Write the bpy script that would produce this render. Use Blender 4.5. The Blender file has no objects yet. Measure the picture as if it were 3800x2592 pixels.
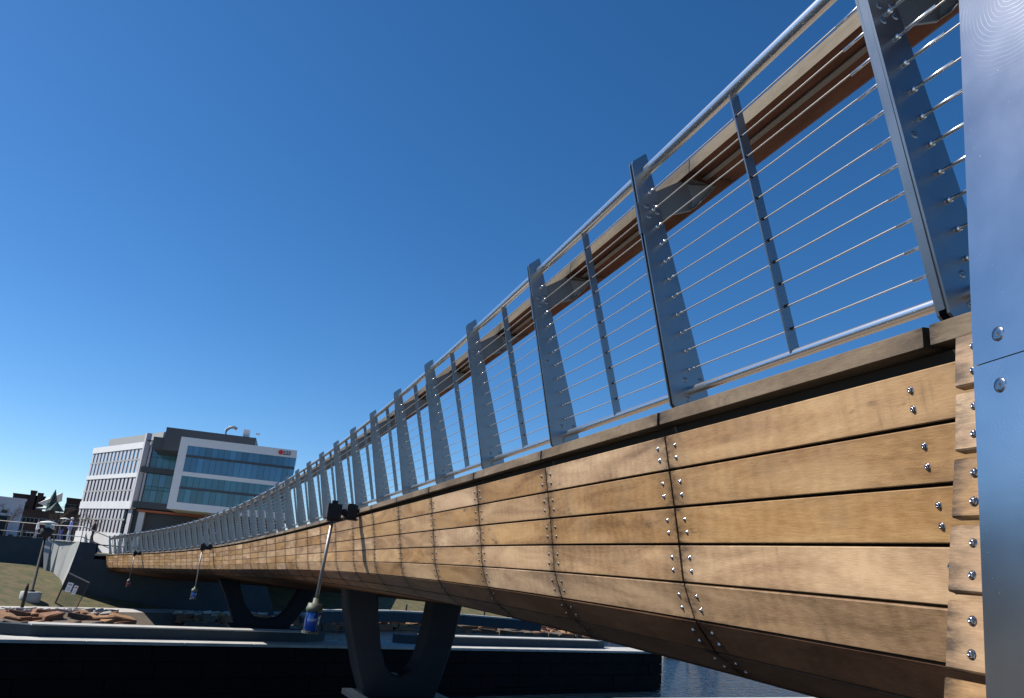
import bpy, bmesh, math, random
from mathutils import Vector, Matrix
random.seed(7)
R = math.radians
sc = bpy.context.scene
COL = sc.collection

# ---------------------------------------------------------------- camera
EYE = 4.8                       # metres above the river
FPX, PITCH, ROLL = 2843.85, R(16.830), R(4.952)
cF = Vector((0, math.cos(PITCH), math.sin(PITCH)))
_r = Vector((1, 0, 0)); _u = Vector((0, -math.sin(PITCH), math.cos(PITCH)))
cR = _r*math.cos(ROLL) + _u*math.sin(ROLL)
cU = -_r*math.sin(ROLL) + _u*math.cos(ROLL)
cd = bpy.data.cameras.new('camera')
cam = bpy.data.objects.new('camera', cd); COL.objects.link(cam)
cd.lens = 36*FPX/3800; cd.sensor_width = 36; cd.sensor_fit = 'HORIZONTAL'
cd.clip_start = 0.05; cd.clip_end = 6000
M = Matrix((cR, cU, -cF)).transposed().to_4x4(); M.translation = Vector((0, 0, EYE))
cam.matrix_world = M
sc.camera = cam

# ---------------------------------------------------------------- sky, sun, exposure
SUN_AZ, SUN_EL = 174.0, 46.0    # azimuth measured counter-clockwise from +X
w = bpy.data.worlds.new('World'); sc.world = w; w.use_nodes = True
nt = w.node_tree; bg = nt.nodes['Background']
sky = nt.nodes.new('ShaderNodeTexSky'); sky.sky_type = 'NISHITA'; sky.sun_disc = False
sky.sun_elevation = R(SUN_EL); sky.sun_rotation = R(90-SUN_AZ)
sky.altitude = 1500; sky.air_density = 0.92; sky.dust_density = 0.6; sky.ozone_density = 3.7
hsv = nt.nodes.new('ShaderNodeHueSaturation'); hsv.inputs['Saturation'].default_value = 1.26; hsv.inputs['Hue'].default_value = .5
nt.links.new(sky.outputs[0], hsv.inputs['Color']); nt.links.new(hsv.outputs[0], bg.inputs[0]); bg.inputs[1].default_value = 0.088
sd = Vector((math.cos(R(SUN_AZ))*math.cos(R(SUN_EL)), math.sin(R(SUN_AZ))*math.cos(R(SUN_EL)), math.sin(R(SUN_EL))))
sl = bpy.data.lights.new('sun', 'SUN'); sl.energy = 5.0; sl.angle = R(0.53); sl.color = (1, .95, .87)
so = bpy.data.objects.new('sun', sl); COL.objects.link(so)
so.rotation_euler = sd.to_track_quat('Z', 'Y').to_euler(); so.location = (0, 0, 60)
sc.cycles.caustics_reflective = False; sc.cycles.caustics_refractive = False
sc.view_settings.view_transform = 'Standard'; sc.view_settings.look = 'None'
sc.view_settings.exposure = 0.66; sc.view_settings.gamma = 1.0; sc.view_settings.use_curve_mapping = False

# survey helpers: a sight line of the photograph met with a surface of the place
def sight(x, y): return cF + cR*((x-1900)/FPX) - cU*((y-1296)/FPX)
O0 = Vector((0, 0, EYE))
def on_z(x, y, z):
    d = sight(x, y); return O0 + d*((z-EYE)/d.z)
def on_wall(x, y, p, az, off=0.0):
    n = Vector((-math.sin(R(az)), math.cos(R(az)), 0)); d = sight(x, y)
    k = ((Vector((p[0], p[1], 0)) - Vector((0, 0, 0))).dot(n))/d.dot(n)
    return O0 + d*k

# ---------------------------------------------------------------- materials
MATS = {}
def mat(name, col, rough=.6, metal=0.0, noise=None, bump=0.0, bscale=40, **kw):
    if name in MATS: return MATS[name]
    m = bpy.data.materials.new(name); m.use_nodes = True; t = m.node_tree; b = t.nodes['Principled BSDF']
    b.inputs['Base Color'].default_value = (*col, 1); b.inputs['Roughness'].default_value = rough; b.inputs['Metallic'].default_value = metal
    for k, v in kw.items(): b.inputs[k].default_value = v
    tc = t.nodes.new('ShaderNodeNewGeometry')
    if noise:
        sc_, amt, col2 = noise
        n = t.nodes.new('ShaderNodeTexNoise'); n.inputs['Scale'].default_value = sc_; n.inputs['Detail'].default_value = 8; n.inputs['Roughness'].default_value = .62
        t.links.new(tc.outputs['Position'], n.inputs['Vector'])
        r = t.nodes.new('ShaderNodeValToRGB'); r.color_ramp.elements[0].position = .5-amt; r.color_ramp.elements[1].position = .5+amt
        r.color_ramp.elements[0].color = (*col, 1); r.color_ramp.elements[1].color = (*col2, 1)
        t.links.new(n.outputs[0], r.inputs[0]); t.links.new(r.outputs[0], b.inputs['Base Color'])
    if bump:
        n2 = t.nodes.new('ShaderNodeTexNoise'); n2.inputs['Scale'].default_value = bscale; n2.inputs['Detail'].default_value = 6
        t.links.new(tc.outputs['Position'], n2.inputs['Vector'])
        bp = t.nodes.new('ShaderNodeBump'); bp.inputs['Strength'].default_value = bump; bp.inputs['Distance'].default_value = .02
        t.links.new(n2.outputs[0], bp.inputs['Height']); t.links.new(bp.outputs[0], b.inputs['Normal'])
    MATS[name] = m; return m

def wood(name, c_dark, c_mid, c_light, grey=.0, rough=.45, spec=.3):
    """planks: UV is (metres along, metres across); every plank has its own grain, tone and stains"""
    m = bpy.data.materials.new(name); m.use_nodes = True; t = m.node_tree; L = t.links; N = t.nodes.new
    b = t.nodes['Principled BSDF']
    uv = N('ShaderNodeUVMap'); oi = N('ShaderNodeObjectInfo')
    off = N('ShaderNodeVectorMath'); off.operation = 'MULTIPLY'; off.inputs[1].default_value = (37, 53, 19)
    L.new(oi.outputs['Random'], off.inputs[0])
    add = N('ShaderNodeVectorMath'); L.new(uv.outputs[0], add.inputs[0]); L.new(off.outputs[0], add.inputs[1])
    def stretch(x, y, z=1):
        s = N('ShaderNodeVectorMath'); s.operation = 'MULTIPLY'; s.inputs[1].default_value = (x, y, z); L.new(add.outputs[0], s.inputs[0]); return s
    def noise(vec, sc_, det=6, ro=.6, dist=0):
        n = N('ShaderNodeTexNoise'); n.inputs['Scale'].default_value = sc_; n.inputs['Detail'].default_value = det; n.inputs['Roughness'].default_value = ro; n.inputs['Distortion'].default_value = dist
        L.new(vec.outputs[0], n.inputs['Vector']); return n
    fine = noise(stretch(22, 260), 1.0, 6, .75)
    broad = noise(stretch(1.1, 5.5), 1.0, 6, .6, .8)
    fig = N('ShaderNodeTexWave'); fig.wave_type = 'BANDS'; fig.bands_direction = 'X'; fig.inputs['Scale'].default_value = 2.3; fig.inputs['Distortion'].default_value = 7; fig.inputs['Detail'].default_value = 2; fig.inputs['Detail Scale'].default_value = 1.2
    L.new(stretch(1.6, 3.0).outputs[0], fig.inputs['Vector'])
    def mth(op, a, bb, cl=False):
        q = N('ShaderNodeMath'); q.operation = op; q.use_clamp = cl
        for i, v in enumerate((a, bb)):
            if hasattr(v, 'links'): L.new(v, q.inputs[i])
            else: q.inputs[i].default_value = v
        return q.outputs[0]
    f = mth('ADD', mth('MULTIPLY', fine.outputs[0], .34), mth('MULTIPLY', broad.outputs[0], .70))
    f = mth('ADD', f, mth('MULTIPLY', mth('SUBTRACT', fig.outputs[0], .5), .025))
    rip = noise(stretch(11, 3.2), 1.0, 3, .5, 1.6)  # sheen rippling across the grain, painted as lighter and darker tone
    r3 = N('ShaderNodeTexWhiteNoise'); r3.noise_dimensions = '2D'; L.new(off.outputs[0], r3.inputs['Vector'])
    where_ = noise(stretch(1.7, 3.1), 1.0, 2, .5)
    gate = mth('MULTIPLY', mth('SUBTRACT', where_.outputs[0], .42, True), 3.0, True)
    f = mth('ADD', f, mth('MULTIPLY', mth('SUBTRACT', rip.outputs[0], .5), mth('MULTIPLY', mth('MULTIPLY', r3.outputs[0], .38), gate)))
    rnd = mth('MULTIPLY', mth('SUBTRACT', oi.outputs['Random'], .5), .10)
    f = mth('ADD', f, rnd)
    ramp = N('ShaderNodeValToRGB'); e = ramp.color_ramp.elements
    e[0].position = .36; e[0].color = (*c_dark, 1); e[1].position = .67; e[1].color = (*c_light, 1)
    k = e.new(.51); k.color = (*c_mid, 1)
    L.new(f, ramp.inputs[0])
    # weathering: greyer boards and blotches
    gr = noise(stretch(2.2, 5), 1.0, 4, .6)
    gm = mth('MULTIPLY', mth('SUBTRACT', gr.outputs[0], .46, True), 2.2, True)
    r2 = N('ShaderNodeTexWhiteNoise'); r2.noise_dimensions = '1D'; L.new(oi.outputs['Random'], r2.inputs['W'])
    gm = mth('MULTIPLY', gm, mth('ADD', mth('MULTIPLY', r2.outputs[0], .42), grey), True)
    mix = N('ShaderNodeMix'); mix.data_type = 'RGBA'; L.new(gm, mix.inputs[0]); L.new(ramp.outputs[0], mix.inputs[6])
    mix.inputs[7].default_value = (.30, .245, .185, 1)
    # dark water stains near the plank ends and edges (uv.x ends handled through noise threshold)
    stn = noise(stretch(7, 22), 1.0, 8, .74)
    st = mth('MULTIPLY', mth('SUBTRACT', stn.outputs[0], .54, True), 7.0, True)
    st2 = noise(stretch(2.3, 3.5), 1.0, 3, .6)
    st = mth('MULTIPLY', st, mth('MULTIPLY', mth('SUBTRACT', st2.outputs[0], .545, True), 11, True), True)
    strk = noise(stretch(26, 2.0), 1.0, 4, .6)          # runs of water down the face
    run_ = mth('MULTIPLY', mth('SUBTRACT', strk.outputs[0], .50, True), 4.5, True)
    run_ = mth('MULTIPLY', run_, mth('MULTIPLY', mth('SUBTRACT', st2.outputs[0], .47, True), 5.0, True))
    # knots
    vo = N('ShaderNodeTexVoronoi'); vo.inputs['Scale'].default_value = 1.0; vo.inputs['Randomness'].default_value = 1.0
    L.new(stretch(1.5, 5.0).outputs[0], vo.inputs['Vector'])
    kn = mth('MULTIPLY', mth('SUBTRACT', .12, vo.outputs['Distance'], True), 10.0, True)
    kn = mth('MULTIPLY', kn, mth('ADD', mth('MULTIPLY', fine.outputs[0], .8), .2))
    sp = N('ShaderNodeSeparateXYZ'); uv2 = N('ShaderNodeUVMap'); uv2.uv_map = 'edge'; L.new(uv2.outputs[0], sp.inputs[0])
    # 'edge' map: 0..1 along and across the board -> dirt creeping in from ends and edges
    ex = mth('MULTIPLY', mth('ABSOLUTE', mth('SUBTRACT', sp.outputs[0], .5), 0), 2.0)
    en = mth('POWER', ex, 9.0)
    ey = mth('POWER', mth('MULTIPLY', mth('ABSOLUTE', mth('SUBTRACT', sp.outputs[1], .5), 0), 2.0), 9.0)
    edge = mth('MULTIPLY', mth('ADD', mth('MULTIPLY', en, 1.25), mth('MULTIPLY', ey, .5)), mth('MULTIPLY', mth('SUBTRACT', stn.outputs[0], .30, True), 3.0), True)
    st = mth('MAXIMUM', mth('MULTIPLY', st, .8), edge)
    st = mth('MAXIMUM', st, mth('MULTIPLY', run_, .42)); st = mth('MAXIMUM', st, mth('MULTIPLY', kn, .75))
    mix2 = N('ShaderNodeMix'); mix2.data_type = 'RGBA'; L.new(st, mix2.inputs[0]); L.new(mix.outputs[2], mix2.inputs[6])
    mix2.inputs[7].default_value = (c_dark[0]*.40, c_dark[1]*.46, c_dark[2]*.60, 1)
    hs = N('ShaderNodeHueSaturation'); L.new(mix2.outputs[2], hs.inputs['Color'])
    L.new(mth('ADD', mth('MULTIPLY', r2.outputs[0], .24), .80), hs.inputs['Saturation'])
    L.new(mth('ADD', mth('MULTIPLY', r2.outputs[0], -.22), 1.1), hs.inputs['Value'])
    L.new(hs.outputs[0], b.inputs['Base Color'])
    b.inputs['Roughness'].default_value = rough; b.inputs['Specular IOR Level'].default_value = spec
    rr = mth('ADD', mth('MULTIPLY', fig.outputs[0], .06), rough-.03); L.new(rr, b.inputs['Roughness'])
    bp = N('ShaderNodeBump'); bp.inputs['Strength'].default_value = .22; bp.inputs['Distance'].default_value = .004
    L.new(mth('ADD', fine.outputs[0], mth('MULTIPLY', fig.outputs[0], .12)), bp.inputs['Height']); L.new(bp.outputs[0], b.inputs['Normal'])
    return m

W_PL = wood('fascia_wood', (.165, .086, .033), (.335, .192, .083), (.48, .30, .14))
W_LOW = wood('fascia_wood_shaded', (.06, .026, .011), (.105, .048, .022), (.155, .078, .036), grey=-.4, rough=.75, spec=.1)  # redder wood of the lower rows, with the underside's shade put into its colour
W_CAP = wood('cap_wood', (.055, .036, .021), (.125, .086, .052), (.20, .148, .094), grey=.0, rough=.75)
W_RAIL = wood('handrail_wood', (.05, .036, .018), (.092, .067, .036), (.135, .102, .06), grey=-.1, rough=.65)
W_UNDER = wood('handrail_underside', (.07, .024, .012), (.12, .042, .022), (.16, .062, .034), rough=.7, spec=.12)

def brushed(name, col, rough, scal=(4, 4, 260), scratch=False):
    m = bpy.data.materials.new(name); m.use_nodes = True; t = m.node_tree; L = t.links; N = t.nodes.new
    b = t.nodes['Principled BSDF']; b.inputs['Base Color'].default_value = (*col, 1); b.inputs['Metallic'].default_value = 1; b.inputs['Roughness'].default_value = rough
    tc = N('ShaderNodeTexCoord'); mp = N('ShaderNodeMapping'); mp.inputs['Scale'].default_value = scal
    L.new(tc.outputs['Object'], mp.inputs[0])
    n = N('ShaderNodeTexNoise'); n.inputs['Scale'].default_value = 1.0; n.inputs['Detail'].default_value = 5; L.new(mp.outputs[0], n.inputs['Vector'])
    n2 = N('ShaderNodeTexNoise'); n2.inputs['Scale'].default_value = 5.0; n2.inputs['Detail'].default_value = 6; L.new(tc.outputs['Object'], n2.inputs['Vector'])
    mr = N('ShaderNodeMapRange'); mr.inputs[1].default_value = .3; mr.inputs[2].default_value = .7; mr.inputs[3].default_value = rough-.01; mr.inputs[4].default_value = rough+.02
    L.new(n2.outputs[0], mr.inputs[0]); L.new(mr.outputs[0], b.inputs['Roughness'])
    cr = N('ShaderNodeMapRange'); cr.inputs[1].default_value = .3; cr.inputs[2].default_value = .7; cr.inputs[3].default_value = .88; cr.inputs[4].default_value = 1.08
    L.new(n2.outputs[0], cr.inputs[0]); vm = N('ShaderNodeVectorMath'); vm.operation = 'SCALE'; vm.inputs[0].default_value = col; L.new(cr.outputs[0], vm.inputs['Scale'])
    last = vm.outputs[0]
    if scratch:   # arcs left by wiping the sheet
        wv = N('ShaderNodeTexWave'); wv.wave_type = 'RINGS'; wv.rings_direction = 'SPHERICAL'; wv.inputs['Scale'].default_value = 31; wv.inputs['Distortion'].default_value = 6.5; wv.inputs['Detail'].default_value = 3; wv.inputs['Detail Scale'].default_value = .35
        mp2 = N('ShaderNodeMapping'); mp2.inputs['Location'].default_value = scratch; L.new(tc.outputs['Object'], mp2.inputs[0]); L.new(mp2.outputs[0], wv.inputs['Vector'])
        g = N('ShaderNodeMapRange'); g.inputs[1].default_value = .93; g.inputs[2].default_value = 1.0; L.new(wv.outputs[0], g.inputs[0])
        ln = N('ShaderNodeVectorMath'); ln.operation = 'LENGTH'; L.new(mp2.outputs[0], ln.inputs[0])
        fd = N('ShaderNodeMapRange'); fd.inputs[1].default_value = .10; fd.inputs[2].default_value = .24; fd.inputs[3].default_value = 1; fd.inputs[4].default_value = 0; L.new(ln.outputs['Value'], fd.inputs[0])
        q = N('ShaderNodeMath'); q.operation = 'MULTIPLY'; gn = N('ShaderNodeTexNoise'); gn.inputs['Scale'].default_value = 7; L.new(tc.outputs['Object'], gn.inputs['Vector']); gm_ = N('ShaderNodeMapRange'); gm_.inputs[1].default_value = .45; gm_.inputs[2].default_value = .62; L.new(gn.outputs[0], gm_.inputs[0]); gq = N('ShaderNodeMath'); gq.operation = 'MULTIPLY'; L.new(g.outputs[0], gq.inputs[0]); L.new(gm_.outputs[0], gq.inputs[1]); L.new(gq.outputs[0], q.inputs[0]); L.new(fd.outputs[0], q.inputs[1])
        sp = N('ShaderNodeTexNoise'); sp.inputs['Scale'].default_value = 120; L.new(tc.outputs['Object'], sp.inputs['Vector'])
        sg = N('ShaderNodeMapRange'); sg.inputs[1].default_value = .74; sg.inputs[2].default_value = .80; L.new(sp.outputs[0], sg.inputs[0])
        q3 = N('ShaderNodeMath'); q3.operation = 'MAXIMUM'; L.new(q.outputs[0], q3.inputs[0]); L.new(sg.outputs[0], q3.inputs[1])
        q2 = N('ShaderNodeMath'); q2.operation = 'MULTIPLY_ADD'; q2.inputs[1].default_value = .07; L.new(q3.outputs[0], q2.inputs[0]); L.new(mr.outputs[0], q2.inputs[2]); L.new(q2.outputs[0], b.inputs['Roughness'])
    L.new(last, b.inputs['Base Color'])
    bp = N('ShaderNodeBump'); bp.inputs['Strength'].default_value = .05; bp.inputs['Distance'].default_value = .002
    L.new(n.outputs[0], bp.inputs['Height']); L.new(bp.outputs[0], b.inputs['Normal'])
    return m
S_POST = brushed('brushed_stainless', (.27, .285, .30), .34)
S_TUBE = mat('polished_tube', (.78, .78, .78), .27, 1.0)
S_WIRE = mat('wire_rope', (.52, .49, .44), .42, 1.0)
S_SCREW = mat('screw_steel', (.34, .34, .36), .2, 1.0)
S_FARSCREW = mat('dull_screw', (.10, .09, .08), .45, .8)
S_DARK = mat('socket_dark', (.02, .02, .022), .6)
S_PLATE = brushed('sheet_steel', (.57, .565, .57), .23, (3, 3, 40), scratch=(0, 0, 0))
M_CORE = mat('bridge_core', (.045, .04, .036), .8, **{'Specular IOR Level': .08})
M_BRK = mat('bracket_steel', (.20, .20, .20), .5, .7)
M_PIER = mat('painted_pier_steel', (.016, .020, .027), .5, 0, (1.5, .3, (.024, .029, .038)), .1, 8, **{'Specular IOR Level': .08})
M_BLACK = mat('black_paint', (.010, .010, .012), .8, 0, (14, .3, (.02, .02, .022)))

# ---------------------------------------------------------------- object helpers
def tag(o, label=None, cat=None, group=None, kind=None):
    if label: o['label'] = label
    if cat: o['category'] = cat
    if group: o['group'] = group
    if kind: o['kind'] = kind
    return o
def empty(name, loc=(0, 0, 0), label=None, cat=None, group=None):
    o = bpy.data.objects.new(name, None); o.location = loc; COL.objects.link(o); o.empty_display_size = .3
    return tag(o, label, cat, group)
def obj(name, verts, faces, m, parent=None, smooth=False, uvs=None, origin=None, mi=None):
    """one mesh object; verts in world metres, origin moved to their middle"""
    vs = [Vector(v) for v in verts]
    if origin is None:
        lo = Vector([min(v[i] for v in vs) for i in range(3)]); hi = Vector([max(v[i] for v in vs) for i in range(3)])
        origin = (lo+hi)/2
    origin = Vector(origin)
    me = bpy.data.meshes.new(name); me.from_pydata([v-origin for v in vs], [], faces)
    if uvs:
        for nm, fn in uvs.items():
            ul = me.uv_layers.new(name=nm)
            for poly in me.polygons:
                for li in poly.loop_indices: ul.data[li].uv = fn[me.loops[li].vertex_index]
    for mm in (m if isinstance(m, (list, tuple)) else [m]): me.materials.append(mm)
    if mi:
        for poly, k in zip(me.polygons, mi): poly.material_index = k
    if smooth:
        for poly in me.polygons: poly.use_smooth = True
    bm = bmesh.new(); bm.from_mesh(me); bmesh.ops.recalc_face_normals(bm, faces=bm.faces); bm.to_mesh(me); bm.free()
    o = bpy.data.objects.new(name, me); COL.objects.link(o)
    if parent is not None:
        o.parent = parent; o.location = origin - world_loc(parent)
    else: o.location = origin
    return o
def world_loc(o):
    v = o.location.copy(); p = o.parent
    while p is not None: v += p.location; p = p.parent
    return v
class MB:
    def __init__(s): s.v = []; s.f = []
    def add(s, vs, fs):
        k = len(s.v); s.v += [Vector(v) for v in vs]; s.f += [tuple(i+k for i in f) for f in fs]; return s
    def box(s, c, ax, ay, az):
        c = Vector(c); ax, ay, az = Vector(ax), Vector(ay), Vector(az)
        vs = [c+ax*i+ay*j+az*k for i in (-1, 1) for j in (-1, 1) for k in (-1, 1)]
        return s.add(vs, [(0, 1, 3, 2), (4, 6, 7, 5), (0, 4, 5, 1), (2, 3, 7, 6), (0, 2, 6, 4), (1, 5, 7, 3)])
    def aabb(s, lo, hi):
        c = (Vector(lo)+Vector(hi))/2; h = (Vector(hi)-Vector(lo))/2
        return s.box(c, (h.x, 0, 0), (0, h.y, 0), (0, 0, h.z))
    def prism(s, poly, d):     # polygon of 3-D points pushed along d
        n = len(poly); d = Vector(d); vs = [Vector(p) for p in poly] + [Vector(p)+d for p in poly]
        return s.add(vs, [tuple(range(n-1, -1, -1)), tuple(range(n, 2*n))] + [(i, (i+1) % n, n+(i+1) % n, n+i) for i in range(n)])
    def tube(s, pts, r, k=8, cap=True):
        pts = [Vector(p) for p in pts]; base = len(s.v); n = len(pts)
        rs = r if isinstance(r, (list, tuple)) else [r]*n
        up = Vector((0, 0, 1))
        for i, p in enumerate(pts):
            t = (pts[min(i+1, n-1)]-pts[max(i-1, 0)]).normalized()
            ref = up if abs(t.z) < .95 else Vector((1, 0, 0))
            a = t.cross(ref).normalized(); b = a.cross(t)
            for j in range(k):
                an = 2*math.pi*j/k; s.v.append(p + a*math.cos(an)*rs[i] + b*math.sin(an)*rs[i])
        for i in range(n-1):
            for j in range(k):
                s.f.append((base+i*k+j, base+i*k+(j+1) % k, base+(i+1)*k+(j+1) % k, base+(i+1)*k+j))
        if cap: s.f.append(tuple(base+j for j in range(k))); s.f.append(tuple(base+(n-1)*k+j for j in range(k-1, -1, -1)))
        return s
    def build(s, name, m, parent=None, smooth=False, **kw): return obj(name, s.v, s.f, m, parent, smooth, **kw)
def struct(o): o['kind'] = 'structure'; return o
def link_copy(src, parent, world_p, rot=None):
    c = src.copy(); COL.objects.link(c); c.parent = parent
    c.location = Vector(world_p) - (world_loc(parent) if parent else Vector((0, 0, 0)))
    if rot is not None: c.rotation_euler = rot
    return c

# ---------------------------------------------------------------- the bridge's line
U = 1.524                       # one bay of the bridge: five feet
TH = [2.04454, 0.16497, 0.00816, 0.03139, -0.01718, -0.01621]
SL = [-0.02644, -0.00766, 0.01867, -0.02221]
H = .05
def _rate(s):
    u = s/20-1
    return sum(c*u**k for k, c in enumerate(TH)), sum(c*u**k for k, c in enumerate(SL))
TAB = {}
def _march(sgn, n):
    x, y, z, s = 0.7644467, 1.3055394, 0.4366264, 0.0
    for i in range(n+1):
        th, g = _rate(s); TAB[sgn*i] = (x, y, z, th)
        th2, g2 = _rate(s+sgn*H/2)
        x += sgn*H*math.cos(th2); y += sgn*H*math.sin(th2); z += sgn*H*g2; s += sgn*H
_march(-1, 80); _march(1, 900)
def fr(s):
    i = s/H; a = math.floor(i); t = i-a; A, B = TAB[a], TAB[a+1]
    x, y, z, th = [A[k]*(1-t)+B[k]*t for k in range(4)]
    return Vector((x*U, y*U, z*U+EYE)), Vector((math.cos(th), math.sin(th), 0)), Vector((-math.sin(th), math.cos(th), 0))
def P(s, n, z):
    o, T, N = fr(s); return o + N*(n*U) + Vector((0, 0, z*U))

END = 41.35
SEC = [(0, 0), (-.0188, -.1021), (-.0386, -.2087), (-.0565, -.3129), (-.0736, -.4186), (-.113, -.5187), (-.1819, -.6007), (-.275, -.660)]
DECK_W = 4.7                    # in bays, outer edge to far edge
bridge = empty('footbridge', fr(20)[0] - Vector((0, 0, 2)), 'long curving timber-clad footbridge sweeping across the river to the far bank', 'bridge')

# screw head shared by all planks: domed head on a washer, with a dark drive recess
def screw_mesh(r, h, nm):
    vs, fs = [], []; k = 12
    prof = [(1.25, 0), (1.25, .12), (1.0, .16), (.93, .5), (.7, .82), (.38, .97), (.3, .70), (.0, .70)]
    for rr, hh in prof[:-1]:
        for j in range(k): a = 2*math.pi*j/k; vs.append((r*rr*math.cos(a), r*rr*math.sin(a), h*hh))
    for i in range(len(prof)-2):
        for j in range(k): fs.append((i*k+j, i*k+(j+1) % k, (i+1)*k+(j+1) % k, (i+1)*k+j))
    fs.append(tuple((len(prof)-2)*k+j for j in range(k)))
    me = bpy.data.meshes.new(nm); me.from_pydata(vs, [], fs); me.materials.append(S_SCREW); me.materials.append(S_DARK)
    me.polygons[-1].material_index = 1
    for p in me.polygons: p.use_smooth = True
    return me
SCREW = screw_mesh(.0088, .0085, 'screw')
SCREW2 = SCREW.copy(); SCREW2.materials[0] = S_FARSCREW
def put_screw(parent, p, nrm, me=SCREW, name='screw'):
    o = bpy.data.objects.new(name, me); COL.objects.link(o); o.parent = parent
    o.location = Vector(p)-world_loc(parent); o.rotation_euler = Vector(nrm).to_track_quat('Z', 'Y').to_euler(); return o

def plank(s0, s1, a, b, thick, m, parent, name='plank', nseg=1, ch=.003, proud=0.0, taper=0.0):
    """board between section points a (top) and b (bottom), running from s0 to s1, edges eased"""
    a = Vector(a)*U; b = Vector(b)*U
    d = (b-a).normalized(); on = Vector((-d.y, d.x))
    if on.x < 0: on = -on       # outward side of the section
    prof = [a-on*thick, a+on*(proud-ch)+d*0, a+on*proud+d*ch, b+on*proud-d*ch, b+on*(proud-ch), b-on*thick]
    ac = [0, 0, ch, (b-a).length-ch, (b-a).length, (b-a).length]
    vs, uv, ed = [], [], []
    Lm = (s1-s0)*U
    for i in range(nseg+1):
        s = s0+(s1-s0)*i/nseg
        o, T, N = fr(s)
        for q, c in zip(prof, ac):
            vs.append(o+N*q.x+Vector((0, 0, q.y))); uv.append((Lm*i/nseg, c)); ed.append((i/nseg, c/ac[-1]))
    k = len(prof); fs = [tuple(range(k)), tuple(nseg*k+j for j in range(k-1, -1, -1))]
    for i in range(nseg):
        for j in range(k): fs.append((i*k+j, (i+1)*k+j, (i+1)*k+(j+1) % k, i*k+(j+1) % k))
    o = obj(name, vs, fs, m, parent, uvs={'UVMap': uv, 'edge': ed})
    return o, on

GAPV, GAPH = .0034, .0046
many = MB()                     # heads too small to pick apart, farther along
for i in range(0, 42):
    s0, s1 = i+GAPH, min(i+1-GAPH, END)
    for k in range(7):
        a, b = Vector(SEC[k]), Vector(SEC[k+1]); d = (b-a).normalized()
        aa, bb = a+d*GAPV, b-d*GAPV
        pr = random.uniform(-.0012, .0012)
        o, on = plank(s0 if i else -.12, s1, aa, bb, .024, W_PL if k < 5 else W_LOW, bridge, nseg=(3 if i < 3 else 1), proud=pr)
        if i < 14:
            for se in (s0+.045, s1-.045):
                for fct in (.33, .70):
                    if i == 0 and se < .3: se2 = .075-.003*k
                    else: se2 = se
                    q = aa+(bb-aa)*fct
                    F, T, N = fr(se2+random.uniform(-.003, .003))
                    nn = (N*on.x + Vector((0, 0, 1))*on.y)
                    pp = F+N*(q.x*U)+Vector((0, 0, q.y*U))+nn*(pr-.0004)
                    if i < 7: put_screw(o, pp, nn, SCREW if (i == 0 or (i == 1 and se < 1.3)) else SCREW2)
                    else: many.box(pp+nn*.003, T*.006, nn*.003, T.cross(nn)*.006)
tag(many.build('screws', S_FARSCREW, bridge), kind='stuff')

# weathered coping boards along the top edge
def coping(s0, s1, nseg=2):
    pr = [(.022, .029), (.022, .0655), (.020, .068), (-.085, .074), (-.085, .036)]
    vs, uv, ed = [], [], []
    acc = [0, .055, .06, .22, .28]
    for i in range(nseg+1):
        s = s0+(s1-s0)*i/nseg
        for q, c in zip(pr, acc): vs.append(P(s, *q)); uv.append(((s-s0)*U, c)); ed.append((i/nseg, min(1, c/.06) if c < .07 else .5))
    k = 5; fs = [tuple(range(k)), tuple(nseg*k+j for j in range(k-1, -1, -1))]
    for i in range(nseg):
        for j in range(k): fs.append((i*k+j, (i+1)*k+j, (i+1)*k+(j+1) % k, i*k+(j+1) % k))
    return obj('coping_board', vs, fs, W_CAP, bridge, uvs={'UVMap': uv, 'edge': ed})
for i in range(-1, 42): coping(i+.008 if i > -1 else -.75, min(i+1-.008, END), 2)

# structure behind the cladding: dark steel box, flat soffit, deck
def sweep(name, sec, s0, s1, step, m, parent, closed=True, smooth=False):
    n = max(1, int(round((s1-s0)/step))); vs = []
    for i in range(n+1):
        s = s0+(s1-s0)*i/n
        for q in sec: vs.append(P(s, *q))
    k = len(sec); fs = [tuple(range(k)), tuple(n*k+j for j in range(k-1, -1, -1))]
    for i in range(n):
        for j in range(k): fs.append((i*k+j, (i+1)*k+j, (i+1)*k+(j+1) % k, i*k+(j+1) % k))
    return obj(name, vs, fs, m, parent, smooth)
core = [(-.030, .030), (-.05, -.1), (-.07, -.21), (-.09, -.32), (-.11, -.42), (-.15, -.51), (-.22, -.585), (-.31, -.635), (-1.0, -.70), (-3.0, -.84), (-DECK_W+.35, -.70), (-DECK_W+.03, 0.0), (-DECK_W+.03, .030)]
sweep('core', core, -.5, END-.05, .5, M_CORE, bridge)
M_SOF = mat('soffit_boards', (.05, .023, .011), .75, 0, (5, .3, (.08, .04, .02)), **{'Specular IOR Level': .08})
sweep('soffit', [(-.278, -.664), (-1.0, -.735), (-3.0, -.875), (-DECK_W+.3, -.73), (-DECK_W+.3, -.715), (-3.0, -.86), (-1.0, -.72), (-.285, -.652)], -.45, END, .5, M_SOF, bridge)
M_DECK = mat('deck_boards', (.22, .16, .11), .7, 0, (3, .3, (.30, .23, .16)), .2, 60)
sweep('deck', [(-.088, .034), (-DECK_W+.05, .034), (-DECK_W+.05, .058), (-.088, .058)], -.9, END, .5, M_DECK, bridge)
sweep('far_fascia', [(-DECK_W, .06), (-DECK_W+.18, -.55), (-DECK_W+.33, -.72), (-DECK_W+.31, -.72), (-DECK_W+.16, -.55), (-DECK_W+.02, .06)], -.45, END, .5, M_SOF, bridge)

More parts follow.
